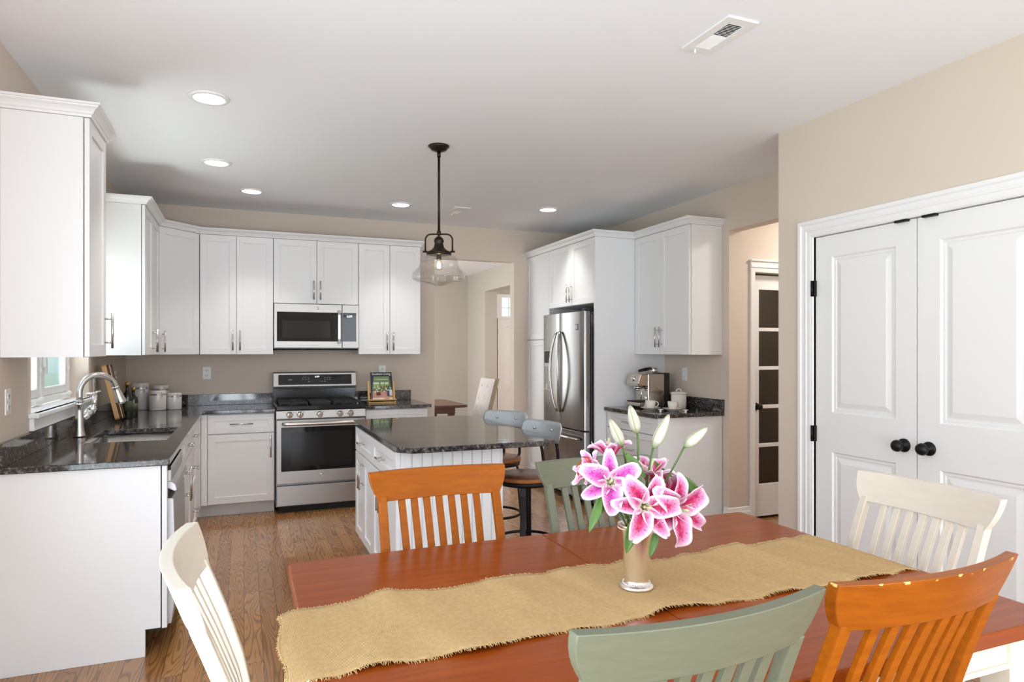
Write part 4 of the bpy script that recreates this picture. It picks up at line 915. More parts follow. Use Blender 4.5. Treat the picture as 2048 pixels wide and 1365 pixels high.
# ---- cutting boards leaning on the left wall
tl = Matrix.Rotation(R(9), 4, 'Z') @ Matrix.Rotation(R(-12.5), 4, 'Y')
xo = 0.0
for k, (th_, mt, hh, lb) in enumerate(((0.030, 'board_light', 0.395, 'thick pale wooden cutting board leaning on the wall by the faucet'), (0.008, 'board_dark', 0.39, 'thin dark cutting board next to the thick pale board'), (0.008, 'board_light', 0.39, 'thin pale cutting board between two dark boards'), (0.008, 'board_dark', 0.385, 'outermost thin dark cutting board of the leaning stack, toward the bottles'))):
    o = MB().prism(rrect(0.0, 0.20, 0.0, hh, 0.02), xo, xo + th_, 'x').build('cutting_board', mt, None, bevel=0.0015)
    o.matrix_world = Matrix.Translation((-0.838, 5.36, CTO + 0.012)) @ tl
    tag(o, lb, 'cutting board', 'cutting boards leaning on the wall'); xo += th_ + 0.0035
# ---- magazine on its easel
t_ = thing('magazine_easel', (1.24, 6.44, CTO), 'small wooden easel holding a magazine on the back counter', 'book stand')
Q = Matrix.Translation((1.24, 6.42, CTO)) @ Matrix.Rotation(R(-14), 4, 'X')
mb = MB()
for s in (-1, 1): mb.bar([Q @ Vector((s * 0.122, 0.006, 0.012)), Q @ Vector((s * 0.122, 0.006, 0.215))], 0.02, 0.012)
mb.box(-0.12, 0.12, 0.004, 0.012, 0.10, 0.125, Q).build('uprights', 'pale_wood', t_, world=True, bevel=0.002)
MB().box(1.105, 1.375, 6.385, 6.425, CTO + 0.018, CTO + 0.028).box(1.105, 1.375, 6.385, 6.391, CTO + 0.018, CTO + 0.038).build('ledge', 'pale_wood', t_, world=True, bevel=0.002)
MB().box(1.108, 1.372, 6.385, 6.40, CTO, CTO + 0.010).box(1.11, 1.125, 6.39, 6.50, CTO, CTO + 0.018).box(1.355, 1.37, 6.39, 6.50, CTO, CTO + 0.018).build('base', 'pale_wood', t_, world=True, bevel=0.002)
mg = thing('magazine', (1.24, 6.42, CTO + 0.03), 'home magazine with a garden room cover propped on the wooden easel', 'magazine')
Qg = Matrix.Translation((1.24, 6.414, CTO + 0.029)) @ Matrix.Rotation(R(-14), 4, 'X')
MB().box(-0.104, 0.104, -0.005, 0.0, 0.0, 0.272, Qg).build('pages', 'white_ink', mg, world=True)
for nm, c in (('ink_navy', (28, 44, 58)), ('ink_sage', (112, 132, 82)), ('ink_window', (206, 218, 220)), ('ink_leaf', (150, 176, 86)), ('ink_blossom', (238, 226, 196)), ('ink_pink', (206, 146, 132)), ('ink_basket', (96, 52, 34)), ('ink_blue', (40, 58, 92))): simple(nm, rgb(*c), 0.35)
mb = MB(); names = ['ink_navy', 'ink_sage', 'ink_window', 'ink_leaf', 'ink_blossom', 'ink_pink', 'ink_basket', 'ink_blue', 'stamen_orange']
lv = [-0.0052]
def patch(pts, mi):
    mb.mi = mi; lv[0] -= 0.00012
    mb._f([mb._v((a, lv[0], b), Qg) for a, b in pts])
def rect(a, b, c, d, mi): patch([(a, c), (b, c), (b, d), (a, d)], mi)
rect(-0.104, 0.104, 0, 0.272, 1); rect(-0.104, 0.104, 0.232, 0.272, 0)
for a, b in ((-0.078, -0.022), (-0.008, 0.026), (0.033, 0.068)): rect(a, b, 0.155, 0.172, 2); rect(a, b, 0.115, 0.153, 3)
rect(-0.104, 0.104, 0.0, 0.085, 5); rect(-0.104, 0.104, 0.0, 0.02, 4)
rnd = random.Random(5)
for k in range(70):
    x, z, r_ = rnd.uniform(-0.085, 0.09), rnd.uniform(0.08, 0.135), rnd.uniform(0.004, 0.009)
    patch(circ(x, z, r_, 7), rnd.choice((3, 4, 3, 4, 2, 7, 8, 1)))
patch([(-0.055, 0.045), (-0.01, 0.045), (-0.016, 0.075), (-0.05, 0.075)], 6)
rect(0.05, 0.072, 0.035, 0.085, 7); rect(0.072, 0.1, 0.04, 0.095, 2)
patch([(-0.104, 0.0), (-0.092, 0.0), (-0.09, 0.12), (-0.075, 0.235), (-0.104, 0.235)], 0)
patch([(0.104, 0.05), (0.098, 0.09), (0.075, 0.235), (0.104, 0.235)], 0)
rect(-0.07, -0.03, 0.006, 0.016, 2); rect(0.02, 0.07, 0.006, 0.016, 5)
mb.build('cover', names, mg, world=True)
Mg = rootmat(mg).inverted() @ Qg @ Matrix.Translation((0, -0.0156, 0)) @ Matrix.Rotation(R(90), 4, 'X')
text_mesh('Southern Living', 0.031, 'title_lettering', 'white_ink', mg, Mg @ Matrix.Translation((0, 0.252, 0)), sx=0.92)
text_mesh('A Colorful Home', 0.019, 'headline_lettering', 'white_ink', mg, Mg @ Matrix.Translation((0, 0.200, 0)), sx=0.98)

# ---- coffee corner
t_ = thing('espresso_machine', (3.36, 5.05, CTO), 'polished espresso machine on the coffee counter beside the fridge panel', 'coffee machine')
MB().box(3.30, 3.47, 4.955, 5.155, CTO + 0.012, CTO + 0.30).box(3.21, 3.30, 4.955, 5.155, CTO + 0.012, CTO + 0.05).build('machine_body', 'espresso_steel', t_, world=True, bevel=0.006)
MB().prism([(3.30, CTO + 0.30), (3.225, CTO + 0.30), (3.195, CTO + 0.215), (3.21, CTO + 0.19), (3.30, CTO + 0.19)], 4.955, 5.155, 'y').build('brew_head', 'espresso_steel', t_, world=True, bevel=0.006)
MB().box(3.47, 3.535, 4.965, 5.145, CTO + 0.012, CTO + 0.305).box(3.23, 3.53, 4.96, 5.15, CTO, CTO + 0.012).build('water_tank', 'rubber_dark', t_, world=True, bevel=0.008)
Qg2 = Matrix.Translation((3.212, 5.055, CTO + 0.258)) @ Matrix.Rotation(R(-72), 4, 'Y')
MB().lathe([(0, 0), (0.026, 0), (0.026, 0.010), (0.021, 0.010), (0.021, 0.006), (0, 0.006)], 24, Qg2).build('pressure_gauge', 'chrome', t_, world=True)
mb = MB()
for k in range(5): mb.cyl((3.206, 4.985 + k * 0.035, CTO + 0.222), (3.196, 4.985 + k * 0.035, CTO + 0.219), 0.006, seg=10)
mb.build('button', 'chrome', t_, world=True)
MB().cyl((3.255, 5.055, CTO + 0.19), (3.255, 5.055, CTO + 0.165), 0.032).cyl((3.255, 5.055, CTO + 0.165), (3.255, 5.055, CTO + 0.145), 0.012).build('group_head', 'chrome', t_, world=True)
MB().tube([(3.25, 4.975, CTO + 0.19), (3.245, 4.972, CTO + 0.13), (3.235, 4.968, CTO + 0.075)], 0.005, 8).build('steam_wand', 'chrome', t_, world=True)
MB().box(3.205, 3.30, 4.96, 5.15, CTO + 0.05, CTO + 0.058).build('drip_tray', 'rubber_dark', t_, world=True, bevel=0.002)
t_ = thing('portafilter', (3.38, 5.05, CTO + 0.30), 'chrome portafilter with a black handle lying on the espresso machine', 'portafilter')
MB().tube([(3.25, 5.02, CTO + 0.325), (3.32, 5.03, CTO + 0.337), (3.385, 5.04, CTO + 0.345)], lambda u: 0.0125 + 0.003 * math.sin(u * PI), 12).build('handle', 'black_metal', t_, world=True)
MB().lathe([(0, 0), (0.028, 0), (0.034, 0.012), (0.034, 0.042), (0.028, 0.046), (0, 0.046)], 24, Matrix.Translation((3.42, 5.045, CTO + 0.306))).cyl((3.385, 5.04, CTO + 0.345), (3.41, 5.043, CTO + 0.342), 0.009).build('basket', 'chrome', t_, world=True)
t_ = thing('coffee_tamper', (3.245, 4.905, CTO), 'small chrome tamper standing beside the espresso machine', 'tamper')
MB().lathe([(0, 0), (0.024, 0), (0.024, 0.02), (0.010, 0.03), (0.008, 0.05), (0.012, 0.075), (0.016, 0.10), (0.012, 0.112), (0, 0.114)], 20).build('tamper_body', 'chrome', t_)
t_ = thing('sugar_canister', (3.50, 4.785, CTO), 'white lidded ceramic canister behind the right coffee cup', 'canister')
MB().lathe([(0, 0), (0.060, 0), (0.064, 0.005), (0.066, 0.13), (0, 0.13)], 32).build('body', 'ceramic', t_)
l_ = MB().lathe([(0, 0.13), (0.070, 0.13), (0.071, 0.138), (0.062, 0.146), (0.02, 0.152), (0, 0.152)], 32).build('lid', 'ceramic', t_)
MB().tube(arc((0, 0.150), 0.022, 0, 180, 10, lambda a, b: (a * 0.927, a * -0.375, b)), 0.005, 8).build('lid_handle', 'ceramic', l_)
def cup_set(x, y, which, lb1, lb2):
    s_ = tag(MB().lathe([(0, 0), (0.045, 0), (0.046, 0.004), (0.07, 0.014), (0.086, 0.020), (0.087, 0.0225), (0.07, 0.018), (0.045, 0.008), (0, 0.007)], 36).build('saucer', 'ceramic', None, loc=(0, 0, 0)), lb2, 'saucer', 'white saucers'); s_.location = (x, y, CTO)
    t_ = thing('coffee_cup', (x, y, CTO + 0.0085), lb1, 'cup', 'white coffee cups')
    MB().lathe([(0, 0), (0.026, 0), (0.028, 0.004), (0.036, 0.02), (0.041, 0.045), (0.043, 0.070), (0.0405, 0.070), (0.038, 0.045), (0.033, 0.02), (0.0, 0.008)], 32).build('cup_body', 'ceramic', t_)
    MB().tube([(0.040 * 0.927, 0.040 * -0.375, 0.058)] + arc((0.046, 0.040), 0.021, 70, -75, 10, lambda a, b: (a * 0.927, a * -0.375, b)) + [(0.034 * 0.927, 0.034 * -0.375, 0.018)], 0.0045, 8).build('cup_handle', 'ceramic', t_)
cup_set(3.215, 4.79, 0, 'white coffee cup in front of the espresso machine, beside the tamper', 'white saucer under the coffee cup in front of the espresso machine')
cup_set(3.33, 4.635, 1, 'white coffee cup in front of the lidded white canister', 'white saucer under the cup in front of the lidded canister')
def spoon(x, y, rz, lb):
    t_ = thing('ceramic_spoon', (x, y, CTO + 0.0015), lb, 'spoon', 'white ceramic spoons', R(rz))
    MB().shell(lambda u, v, k: ((u - 0.5) * 0.046 * math.sin(PI * min(max(v, 0.02), 0.98)) ** 0.6, v * 0.058, 0.004 + 0.010 * ((2 * u - 1) ** 2 * math.sin(PI * v) + (2 * v - 1) ** 2) + (0.004 if k == 0 else 0)), 8, 10).build('bowl', 'ceramic', t_)
    MB().tube([(0, 0.004, 0.013), (0, -0.03, 0.020), (0, -0.06, 0.012), (0, -0.085, 0.007)], lambda u: 0.006 + 0.003 * u, 8).build('handle', 'ceramic', t_)
spoon(3.185, 4.60, -35, 'white ceramic spoon in front of the left coffee cup')
spoon(3.335, 4.47, -35, 'white ceramic spoon nearest the open end of the coffee counter')

# ================================================================== bar stools
def stool(cx, cy, ang, label):
    t_ = thing('bar_stool', (cx, cy, 0), label, 'stool', 'industrial stools at the island', R(ang))   # local front = -x side is towards island
    s_ = MB().lathe([(0, 0.616), (0.178, 0.616), (0.183, 0.621), (0.183, 0.640), (0.178, 0.645), (0, 0.645)], 40).build('seat', 'stool_wood', t_)
    MB().lathe([(0.1835, 0.619), (0.1845, 0.623), (0.1845, 0.637), (0.1835, 0.641)], 40).build('seat_edge', 'stool_edge', s_, solid=0.001)
    MB().lathe([(0.150, 0.590), (0.176, 0.590), (0.180, 0.616), (0.150, 0.616)], 40, closed=True).box(-0.16, 0.16, -0.02, 0.02, 0.596, 0.614).box(-0.02, 0.02, -0.16, 0.16, 0.596, 0.614).build('seat_ring', 'iron', t_)
    for k in range(4):
        a = R(45 + 90 * k); u = Vector((math.cos(a), math.sin(a), 0))
        MB().bar([u * 0.12 + Vector((0, 0, 0.600)), u * 0.155 + Vector((0, 0, 0.586)), u * 0.168 + Vector((0, 0, 0.54)), u * 0.172 + Vector((0, 0, 0.40)), u * 0.19 + Vector((0, 0, 0.22)), u * 0.235 + Vector((0, 0, 0.0))], 0.034, 0.014, (-u.y, u.x, 0)).build('leg', 'iron', t_, bevel=0.003)
    ring = lambda r, z, rr: [((r + rr * math.cos(b)), z + rr * math.sin(b)) for b in [2 * PI * k / 10 for k in range(10)]]
    MB().lathe(ring(0.182, 0.24, 0.009), 40, closed=True).build('foot_ring', 'iron', t_)
    rr = 0.30
    for s in (-1, 1):
        a = s * R(18)
        MB().tube([(0.13 * math.cos(a), s * 0.06, 0.600), (0.19, s * 0.065, 0.608), (0.212, s * 0.07, 0.65), (0.200, s * 0.075, 0.76), (0.180, s * 0.08, 0.84), (0.176, s * 0.085, 0.90), (0.172, s * 0.085, 0.935)], 0.0105, 10).build('back_rod', 'iron', t_)
    def pl(u, v, k):
        w = 0.195; y = (u - 0.5) * 2 * w
        vv = (v - 0.5) * 2; lim = 1 - 0.5 * max(0, (abs(u - 0.5) * 2 - 0.82) / 0.18) ** 2.2
        z = 0.903 + vv * 0.064 * lim
        x = 0.150 - 0.035 * (abs(y) / w) ** 2 + (0.003 if k else 0.0) + 0.01 * vv
        return (x, y, z)
    b_ = MB().shell(pl, 24, 6).build('back_plate', 'galvanised', t_)
    for s in (-1, 1): MB().cyl((0.140, s * 0.085, 0.915), (0.134 - 0.0, s * 0.085, 0.915), 0.008, seg=12).build('rivet', 'chrome', b_)
stool(1.622, 3.776, 16, 'nearer bar stool with a round wooden seat and galvanised back, at the island')
stool(1.685, 4.48, 34, 'farther bar stool at the island, its wooden seat mostly hidden by the island')

# ================================================================== dining set
t_ = thing('dining_table', (0.99, 1.56, 0), 'long cherry-brown dining table on cream legs', 'table')
TX0, TX1, TY0, TY1, TZ = 0.125, 1.858, 0.993, 2.135, 0.757
mb = MB()
mb.prism([(x, y) for x, y in rrect(TX0, 0.9773, TY0, TY1, 0.022)][0:0] or [(0.9773, TY0), (0.9773, TY1)] + [p for p in rrect(TX0, 0.9773, TY0, TY1, 0.022)[6:18]], TZ - 0.036, TZ)
mb.prism([(0.9785, TY1), (0.9785, TY0)] + [p for p in rrect(0.9785, TX1, TY0, TY1, 0.022)[18:24]] + [p for p in rrect(0.9785, TX1, TY0, TY1, 0.022)[0:6]], TZ - 0.036, TZ)
mb.build('tabletop', 'table_wood', t_, world=True, bevel=0.005, seg=3)
mb = MB().box(TX0 + 0.07, TX1 - 0.07, TY0 + 0.055, TY0 + 0.075, TZ - 0.13, TZ - 0.036).box(TX0 + 0.07, TX1 - 0.07, TY1 - 0.075, TY1 - 0.055, TZ - 0.13, TZ - 0.036).box(TX0 + 0.055, TX0 + 0.075, TY0 + 0.06, TY1 - 0.06, TZ - 0.13, TZ - 0.036).box(TX1 - 0.075, TX1 - 0.055, TY0 + 0.06, TY1 - 0.06, TZ - 0.13, TZ - 0.036)
mb.box(TX0 + 0.07, TX1 - 0.07, TY0 + 0.05, TY0 + 0.056, TZ - 0.13, TZ - 0.116).box(TX1 - 0.056, TX1 - 0.05, TY0 + 0.06, TY1 - 0.06, TZ - 0.13, TZ - 0.116)
mb.build('apron', 'cream_paint', t_, world=True, bevel=0.002)
for x in (TX0 + 0.085, TX1 - 0.085):
    for y in (TY0 + 0.085, TY1 - 0.085):
        MB().bar([(x, y, TZ - 0.036), (x, y, TZ - 0.14), (x, y, 0.0)], lambda u: 0.078 if u < 0.6 else 0.055, lambda u: 0.078 if u < 0.6 else 0.055).build('leg', 'cream_paint', t_, world=True, bevel=0.004)

def chair_y(z):                                         # curve of the back, local +y is the rear
    P = [(0.0, 0.205), (0.20, 0.155), (0.42, 0.122), (0.55, 0.120), (0.66, 0.140), (0.76, 0.168), (0.88, 0.209), (0.99, 0.250)]
    for (z0, y0), (z1, y1) in zip(P, P[1:]):
        if z <= z1:
            u = (z - z0) / (z1 - z0); return y0 + (y1 - y0) * u
    return P[-1][1]
def chair(loc, rz, mat, label):
    t_ = thing('dining_chair', (loc[0], loc[1], 0), label, 'chair', 'slat-back chairs around the dining table', R(rz))
    SAG, HW = 0.040, 0.251
    def sag(x): return SAG * (1 - (x / HW) ** 2)
    def rail(u, v, k):
        z = 0.885 + 0.098 * v
        hw = HW - 0.034 * (1 - v) ** 2.2
        x = (2 * u - 1) * hw
        return (x, chair_y(z) + sag(x) + (0.026 if k else 0.0), z)
    MB().shell(rail, 28, 6).build('top_rail', mat, t_, bevel=0.002, smooth=40)
    zs = [0.40, 0.47, 0.54, 0.60, 0.66, 0.72, 0.78, 0.84, 0.90]
    for s in (-1, 1):
        x = s * 0.208
        pts = [(s * 0.205, chair_y(z) + 0.008, z) for z in (0.0, 0.10, 0.20, 0.30)] + [(x, chair_y(z) + 0.012 + sag(x) * max(0, (z - 0.45) / 0.45), z) for z in zs]
        MB().bar(pts, 0.029, 0.026).build('back_post', mat, t_, bevel=0.003)
        MB().bar([(s * 0.20, -0.20, 0.435), (s * 0.20, -0.20, 0.2), (s * 0.20, -0.205, 0.0)], lambda u: 0.042 - 0.01 * u, lambda u: 0.042 - 0.01 * u).build('leg', mat, t_, bevel=0.003)
        MB().bar([(s * 0.20, -0.19, 0.18), (s * 0.204, 0.16, 0.18)], 0.018, 0.026, (1, 0, 0)).build('stretcher', mat, t_, bevel=0.002)
    for k in range(7):
        xt = -0.138 + 0.046 * k
        MB().bar([(xt * (0.93 + 0.07 * (z - 0.46) / 0.43), chair_y(z) + 0.012 + sag(xt) * max(0.15, (z - 0.45) / 0.45), z) for z in zs[1:]], 0.024, 0.013).build('slat', mat, t_, bevel=0.002)
    MB().prism([(-0.225, -0.235), (0.225, -0.235), (0.215, 0.13), (-0.215, 0.13)], 0.436, 0.465).build('seat', mat, t_, bevel=0.010, seg=3)
    MB().box(-0.20, 0.20, -0.205, -0.185, 0.375, 0.436).box(-0.20, 0.20, 0.105, 0.127, 0.375, 0.436).box(-0.21, -0.19, -0.19, 0.11, 0.375, 0.436).box(0.19, 0.21, -0.19, 0.11, 0.375, 0.436).build('seat_frame', mat, t_)
    return t_
chair((0.651, 2.05), 0, 'orange_wood', 'orange-stained slat-back chair between the table and the island')
chair((1.276, 2.03), 0, 'green_paint', 'sage green slat-back chair behind the lilies, facing the camera')
chair((2.00 - 0.245, 1.482), -90 - 3.7, 'white_chair', 'cream slat-back chair at the table end by the closet doors')
chair((-0.094 + 0.245, 1.565), 90 + 2, 'white_chair', 'cream slat-back chair at the table end by the sink run')
cg = chair((0.703, 1.148), 180 + 1, 'green_paint', 'sage green slat-back chair with its back to the camera, bottom centre')
co = chair((1.241, 1.152), 180, 'orange_wood', 'worn orange slat-back chair with its back to the camera, bottom right')
[c for c in co.children if c.name.startswith('top_rail')][0].data.materials[0] = MATS['orange_wood_worn_shaded']

# ---- burlap runner
RX0, RX1, RY0, RY1 = 0.078, 1.842, 1.372, 1.738
rnd = random.Random(11)
ph = [rnd.uniform(0, 6.28) for _ in range(8)]
def rz_(x, y):
    v = (y - RY0) / (RY1 - RY0)
    ridge = lambda t: max(0.0, math.sin(t)) ** 2.5
    w = 0.010 * ridge(x * 11 + ph[0] + 1.3 * v) + 0.007 * ridge(x * 17.5 + ph[1] - 1.8 * v) + 0.004 * ridge(x * 29 + ph[2] + 2.5 * v) + 0.0012 * math.sin(x * 60 + 6 * v)
    w *= min(1.0, max(0.0, (math.hypot(x - 0.996, y - 1.552) - 0.055) / 0.07))
    d = max(0.0, TX0 - x)
    return TZ + 0.0015 + max(0, w) * (0.45 + 1.1 * abs(v - 0.45)) - 5.7 * d * d
def ry_(x, v):
    y0 = RY0 + 0.009 * math.sin(x * 5 + ph[3]) + 0.006 * math.sin(x * 17 + ph[4]) + 0.003 * math.sin(x * 41 + ph[5]) - 0.014 * (1 - x / 1.8)
    y1 = RY1 + 0.008 * math.sin(x * 6 + ph[5]) + 0.005 * math.sin(x * 19 + ph[6]) + 0.003 * math.sin(x * 37 + ph[7])
    return y0 + (y1 - y0) * v
def run(u, v):
    x = RX0 + (RX1 - RX0) * u; y = ry_(x, v)
    if u == 0: x += 0.006 * math.sin(v * 9)
    return (x, y, rz_(x, y))
t_ = thing('table_runner', (0.96, 1.55, TZ), 'frayed tan burlap runner laid along the dining table', 'table runner')
MB().sheet(run, 200, 28).build('cloth', 'burlap', t_, world=True, solid=0.0014)
fr = MB()
def thread(p, d, L):
    p = Vector(p); d = Vector(d).normalized(); m1 = p + d * L * 0.5 + Vector((0, 0, 0.0008)); e = p + d * L + Vector((rnd.uniform(-.001, .001), rnd.uniform(-.001, .001), -0.0008))
    e.z = max(e.z, TZ + 0.0008) if TX0 < e.x < TX1 else e.z
    fr.tube([p, m1, e], lambda u: 0.0009 * (1 - 0.6 * u), 4)
for k in range(620):
    x = RX0 + (RX1 - RX0) * k / 619
    for v, s in ((0, -1), (1, 1)):
        y = ry_(x, v); thread((x, y, rz_(x, y)), (rnd.uniform(-0.5, 0.5), s, rnd.uniform(-0.15, 0.15)), rnd.uniform(0.006, 0.016))
for k in range(130):
    v = k / 129; y = ry_(RX0, v); thread((RX0 + 0.006 * math.sin(v * 9), y, rz_(RX0, y)), (-1, rnd.uniform(-0.5, 0.5), rnd.uniform(-0.3, 0.1)), rnd.uniform(0.003, 0.008))
    y = ry_(RX1, v); thread((RX1, y, rz_(RX1, y)), (1, rnd.uniform(-0.5, 0.5), 0), rnd.uniform(0.003, 0.007))
fo = fr.build('fringe', 'burlap_thread', t_, world=True); fo['kind'] = 'stuff'
p0 = Vector((RX0, ry_(RX0, 0.18), rz_(RX0, 1.40)))
MB().tube([p0, p0 + Vector((-0.006, -0.02, -0.05)), p0 + Vector((-0.012, -0.03, -0.11)), p0 + Vector((-0.006, -0.035, -0.17))], 0.0009, 5).build('loose_thread', 'burlap_thread', t_, world=True)

# ---- vase and lilies
VX, VY, VZ = 0.996, 1.552, TZ + 0.0032
t_ = thing('silver_vase', (VX, VY, VZ), 'tapered silver vase with a beaded rim and foot on the runner', 'vase')
MB().lathe([(0, 0), (0.047, 0), (0.048, 0.004), (0.044, 0.009), (0.036, 0.012), (0.0325, 0.016), (0.032, 0.022), (0.0345, 0.055), (0.041, 0.11), (0.048, 0.155), (0.0505, 0.168), (0.0515, 0.172), (0.050, 0.174), (0.047, 0.168), (0.040, 0.12), (0.033, 0.06), (0.028, 0.03), (0, 0.028)], 56).build('vase_body', 'vase_silver', t_)
for r, z, n, nm in ((0.0375, 0.0125, 56, 'foot_beading'), (0.0500, 0.1625, 72, 'rim_beading')):
    mb = MB()
    for k in range(n):
        a = 2 * PI * k / n
        mb.lathe([(0, -0.0017), (0.0015, -0.0008), (0.0015, 0.0008), (0, 0.0017)], 6, Matrix.Translation((r * math.cos(a), r * math.sin(a), z)))
    mb.build(nm, 'vase_silver', t_)
VR = R(-YAW)
def basis(d, up=Vector((0, 0, 1))):
    d = Vector(d).normalized()
    a = up.cross(d)
    if a.length < 1e-3: a = Vector((1, 0, 0))
    a.normalize(); b = d.cross(a)
    return Matrix(((a.x, b.x, d.x, 0), (a.y, b.y, d.y, 0), (a.z, b.z, d.z, 0), (0, 0, 0, 1)))
def petal_fn(L, Wd, a0, a1, rip, seed):
    rr = random.Random(seed); p1, p2 = rr.uniform(0, 6), rr.uniform(0, 6); tw = rr.uniform(-0.25, 0.25)
    NS = 24; cl = [(0.006, 0.0)]
    for k in range(NS):
        u = (k + 0.5) / NS; a = R(a0 + (a1 - a0) * u ** 1.5)
        cl.append((cl[-1][0] + math.sin(a) * L / NS, cl[-1][1] + math.cos(a) * L / NS))
    def fn(u, v):
        i = v * NS; k = min(int(i), NS - 1); f = i - k
        r = cl[k][0] + (cl[k + 1][0] - cl[k][0]) * f; z = cl[k][1] + (cl[k + 1][1] - cl[k][1]) * f
        a = R(a0 + (a1 - a0) * v ** 1.5); nr, nz = -math.cos(a), math.sin(a)
        w = Wd * (0.16 + 0.84 * math.sin(PI * min(1, v ** 0.85 * 1.0)) ** 0.75) if v < 0.97 else Wd * 0.05
        if v < 0.1: w = Wd * (0.16 + 0.5 * v)
        s = 2 * u - 1
        bend = (abs(s) ** 1.6) * w * 0.26 - 0.0016 * (1 - abs(s)) * 2 + rip * abs(s) ** 2 * math.sin(v * 15 + (p1 if s > 0 else p2)) * min(1, v * 4)
        return (r + nr * bend, s * w / 2 + tw * w * s * s * 0.4, z + nz * bend)
    return fn
LG = 'stargazer lilies in the vase'
def stem_pts(end, dirn, y0=0.0, x0=0.0, n=14):
    P0 = Vector((x0 * 0.4, y0 * 0.4, 0.035)); P1 = Vector((x0, y0, 0.17)); P3 = Vector(end); P2 = P3 - Vector(dirn).normalized() * 0.06
    out = [P0]
    for k in range(n + 1):
        u = k / n; out.append(P1 * (1 - u) ** 3 + (P1 + Vector((x0 * 0.8, y0 * 0.8, 0.05))) * 3 * u * (1 - u) ** 2 + P2 * 3 * u * u * (1 - u) + P3 * u ** 3)
    return out
def leaf(par, p, q, w, bulge, mat='leaf_green'):
    p, q = Vector(p), Vector(q); d = q - p; L = d.length; s = d.cross(Vector((0, -1, 0.35))).normalized(); n = s.cross(d).normalized()
    def fn(u, v):
        ww = w * math.sin(PI * min(0.999, max(0.001, 0.08 + 0.92 * v))) ** 0.8
        t = 2 * u - 1
        return p + d * v + s * t * ww / 2 + n * (bulge * math.sin(PI * v) + 0.18 * ww * abs(t))
    MB().sheet(fn, 6, 16).build('leaf', mat, par, solid=0.0006)
def lily(center, face, L, roll, mat, label, a=(28, 118), wide=0.036, leaves=(), stamens=False, x0=0.0, y0=0.0, seed=1, angs=None):
    t_ = thing('lily', (VX, VY, VZ), label, 'flower', LG, VR)
    c = Vector(center); f = Vector(face).normalized()
    throat = c - f * 0.030
    MB().tube(stem_pts(throat, f * 0.6 + Vector((0, 0, 0.5)), y0, x0), 0.0028, 8).build('stem', 'stem_green', t_)
    Q = Matrix.Translation(throat) @ basis(f) @ Matrix.Rotation(R(roll), 4, 'Z')
    rr = random.Random(seed)
    for k in range(6):
        inner = k % 2 == 0
        aa = 60 * k + rr.uniform(-7, 7)
        e = rr.uniform(-12, 14)
        MB().sheet(petal_fn(L * (1.0 if inner else 0.97), wide * (1.12 if inner else 0.82), a[0] + (0 if inner else 4), a[1] + e, 0.0046 if inner else 0.0024, seed * 10 + k), 12, 26, Q @ Matrix.Rotation(R(aa), 4, 'Z') @ Matrix.Translation((0, 0, 0.0 if inner else -0.002))).build('petal', mat, t_, solid=0.0007)
    MB().tube([Q @ Vector(p) for p in ((0, 0, 0.004), (0.002, 0, 0.03), (0.004, 0.002, 0.062))], lambda u: 0.0016 + 0.0016 * (u > 0.85), 8).lathe([(0, 0), (0.004, 0.001), (0.0045, 0.012), (0.002, 0.02), (0, 0.021)], 10, Q).build('pistil', 'pistil', t_)
    for k in range(5):
        b = R(72 * k + 20); v = Vector((math.cos(b), math.sin(b), 0))
        p3 = Q @ (v * 0.026 + Vector((0, 0, 0.060)))
        if stamens or k % 2 == 0: MB().tube([Q @ (v * 0.003 + Vector((0, 0, 0.004))), Q @ (v * 0.013 + Vector((0, 0, 0.035))), p3], 0.0009, 6).build('filament', 'pistil', t_)
        if stamens:
            w3 = (Q.to_3x3() @ Vector((-v.y, v.x, 0.3))).normalized()
            MB().tube([p3 - w3 * 0.013, p3, p3 + w3 * 0.013], lambda u: 0.0012 + 0.0016 * math.sin(PI * u), 8).build('anther', 'stamen_orange', t_)
    for lf in leaves: leaf(t_, *lf)
    return t_
lily((-0.122, 0.0, 0.318), (-0.80, -0.35, 0.42), 0.082, 10, 'petal_magenta', 'open lily turned left, with rust-orange anthers', a=(20, 78), stamens=True, x0=-0.02, y0=-0.01, seed=2, leaves=(((-0.100, -0.05, 0.262), (-0.140, -0.085, 0.170), 0.024, 0.006),))
lily((-0.078, -0.05, 0.296), (-0.12, -0.95, 0.20), 0.100, 35, 'petal_orchid', 'pale orchid-pink lily facing the camera, left of the middle', a=(34, 130), wide=0.051, x0=-0.03, y0=-0.02, seed=3, leaves=(((-0.045, -0.03, 0.290), (-0.068, -0.06, 0.205), 0.026, 0.006), ((-0.085, -0.04, 0.235), (-0.115, -0.05, 0.205), 0.012, 0.006)))
lily((-0.062, 0.07, 0.365), (-0.05, 0.15, 0.95), 0.082, 20, 'petal_magenta', 'open lily at the back left, below the two leftmost buds', a=(22, 105), wide=0.036, x0=-0.015, y0=0.02, seed=4)
lily((0.010, -0.085, 0.236), (0.02, -0.97, 0.16), 0.104, 0, 'petal_magenta', 'lowest central lily facing the camera over the vase rim', a=(36, 134), wide=0.054, x0=0.0, y0=-0.03, seed=5, leaves=(((-0.020, -0.06, 0.20), (-0.040, -0.072, 0.112), 0.030, 0.008), ((0.044, -0.055, 0.172), (0.022, -0.068, 0.100), 0.022, 0.004)))
lily((0.105, -0.055, 0.222), (0.36, -0.86, 0.06), 0.112, 28, 'petal_magenta', 'deep magenta lily drooping at the right of the bunch', a=(36, 132), wide=0.054, x0=0.03, y0=-0.02, seed=6, leaves=(((0.140, -0.01, 0.185), (0.170, -0.01, 0.160), 0.010, 0.003),))
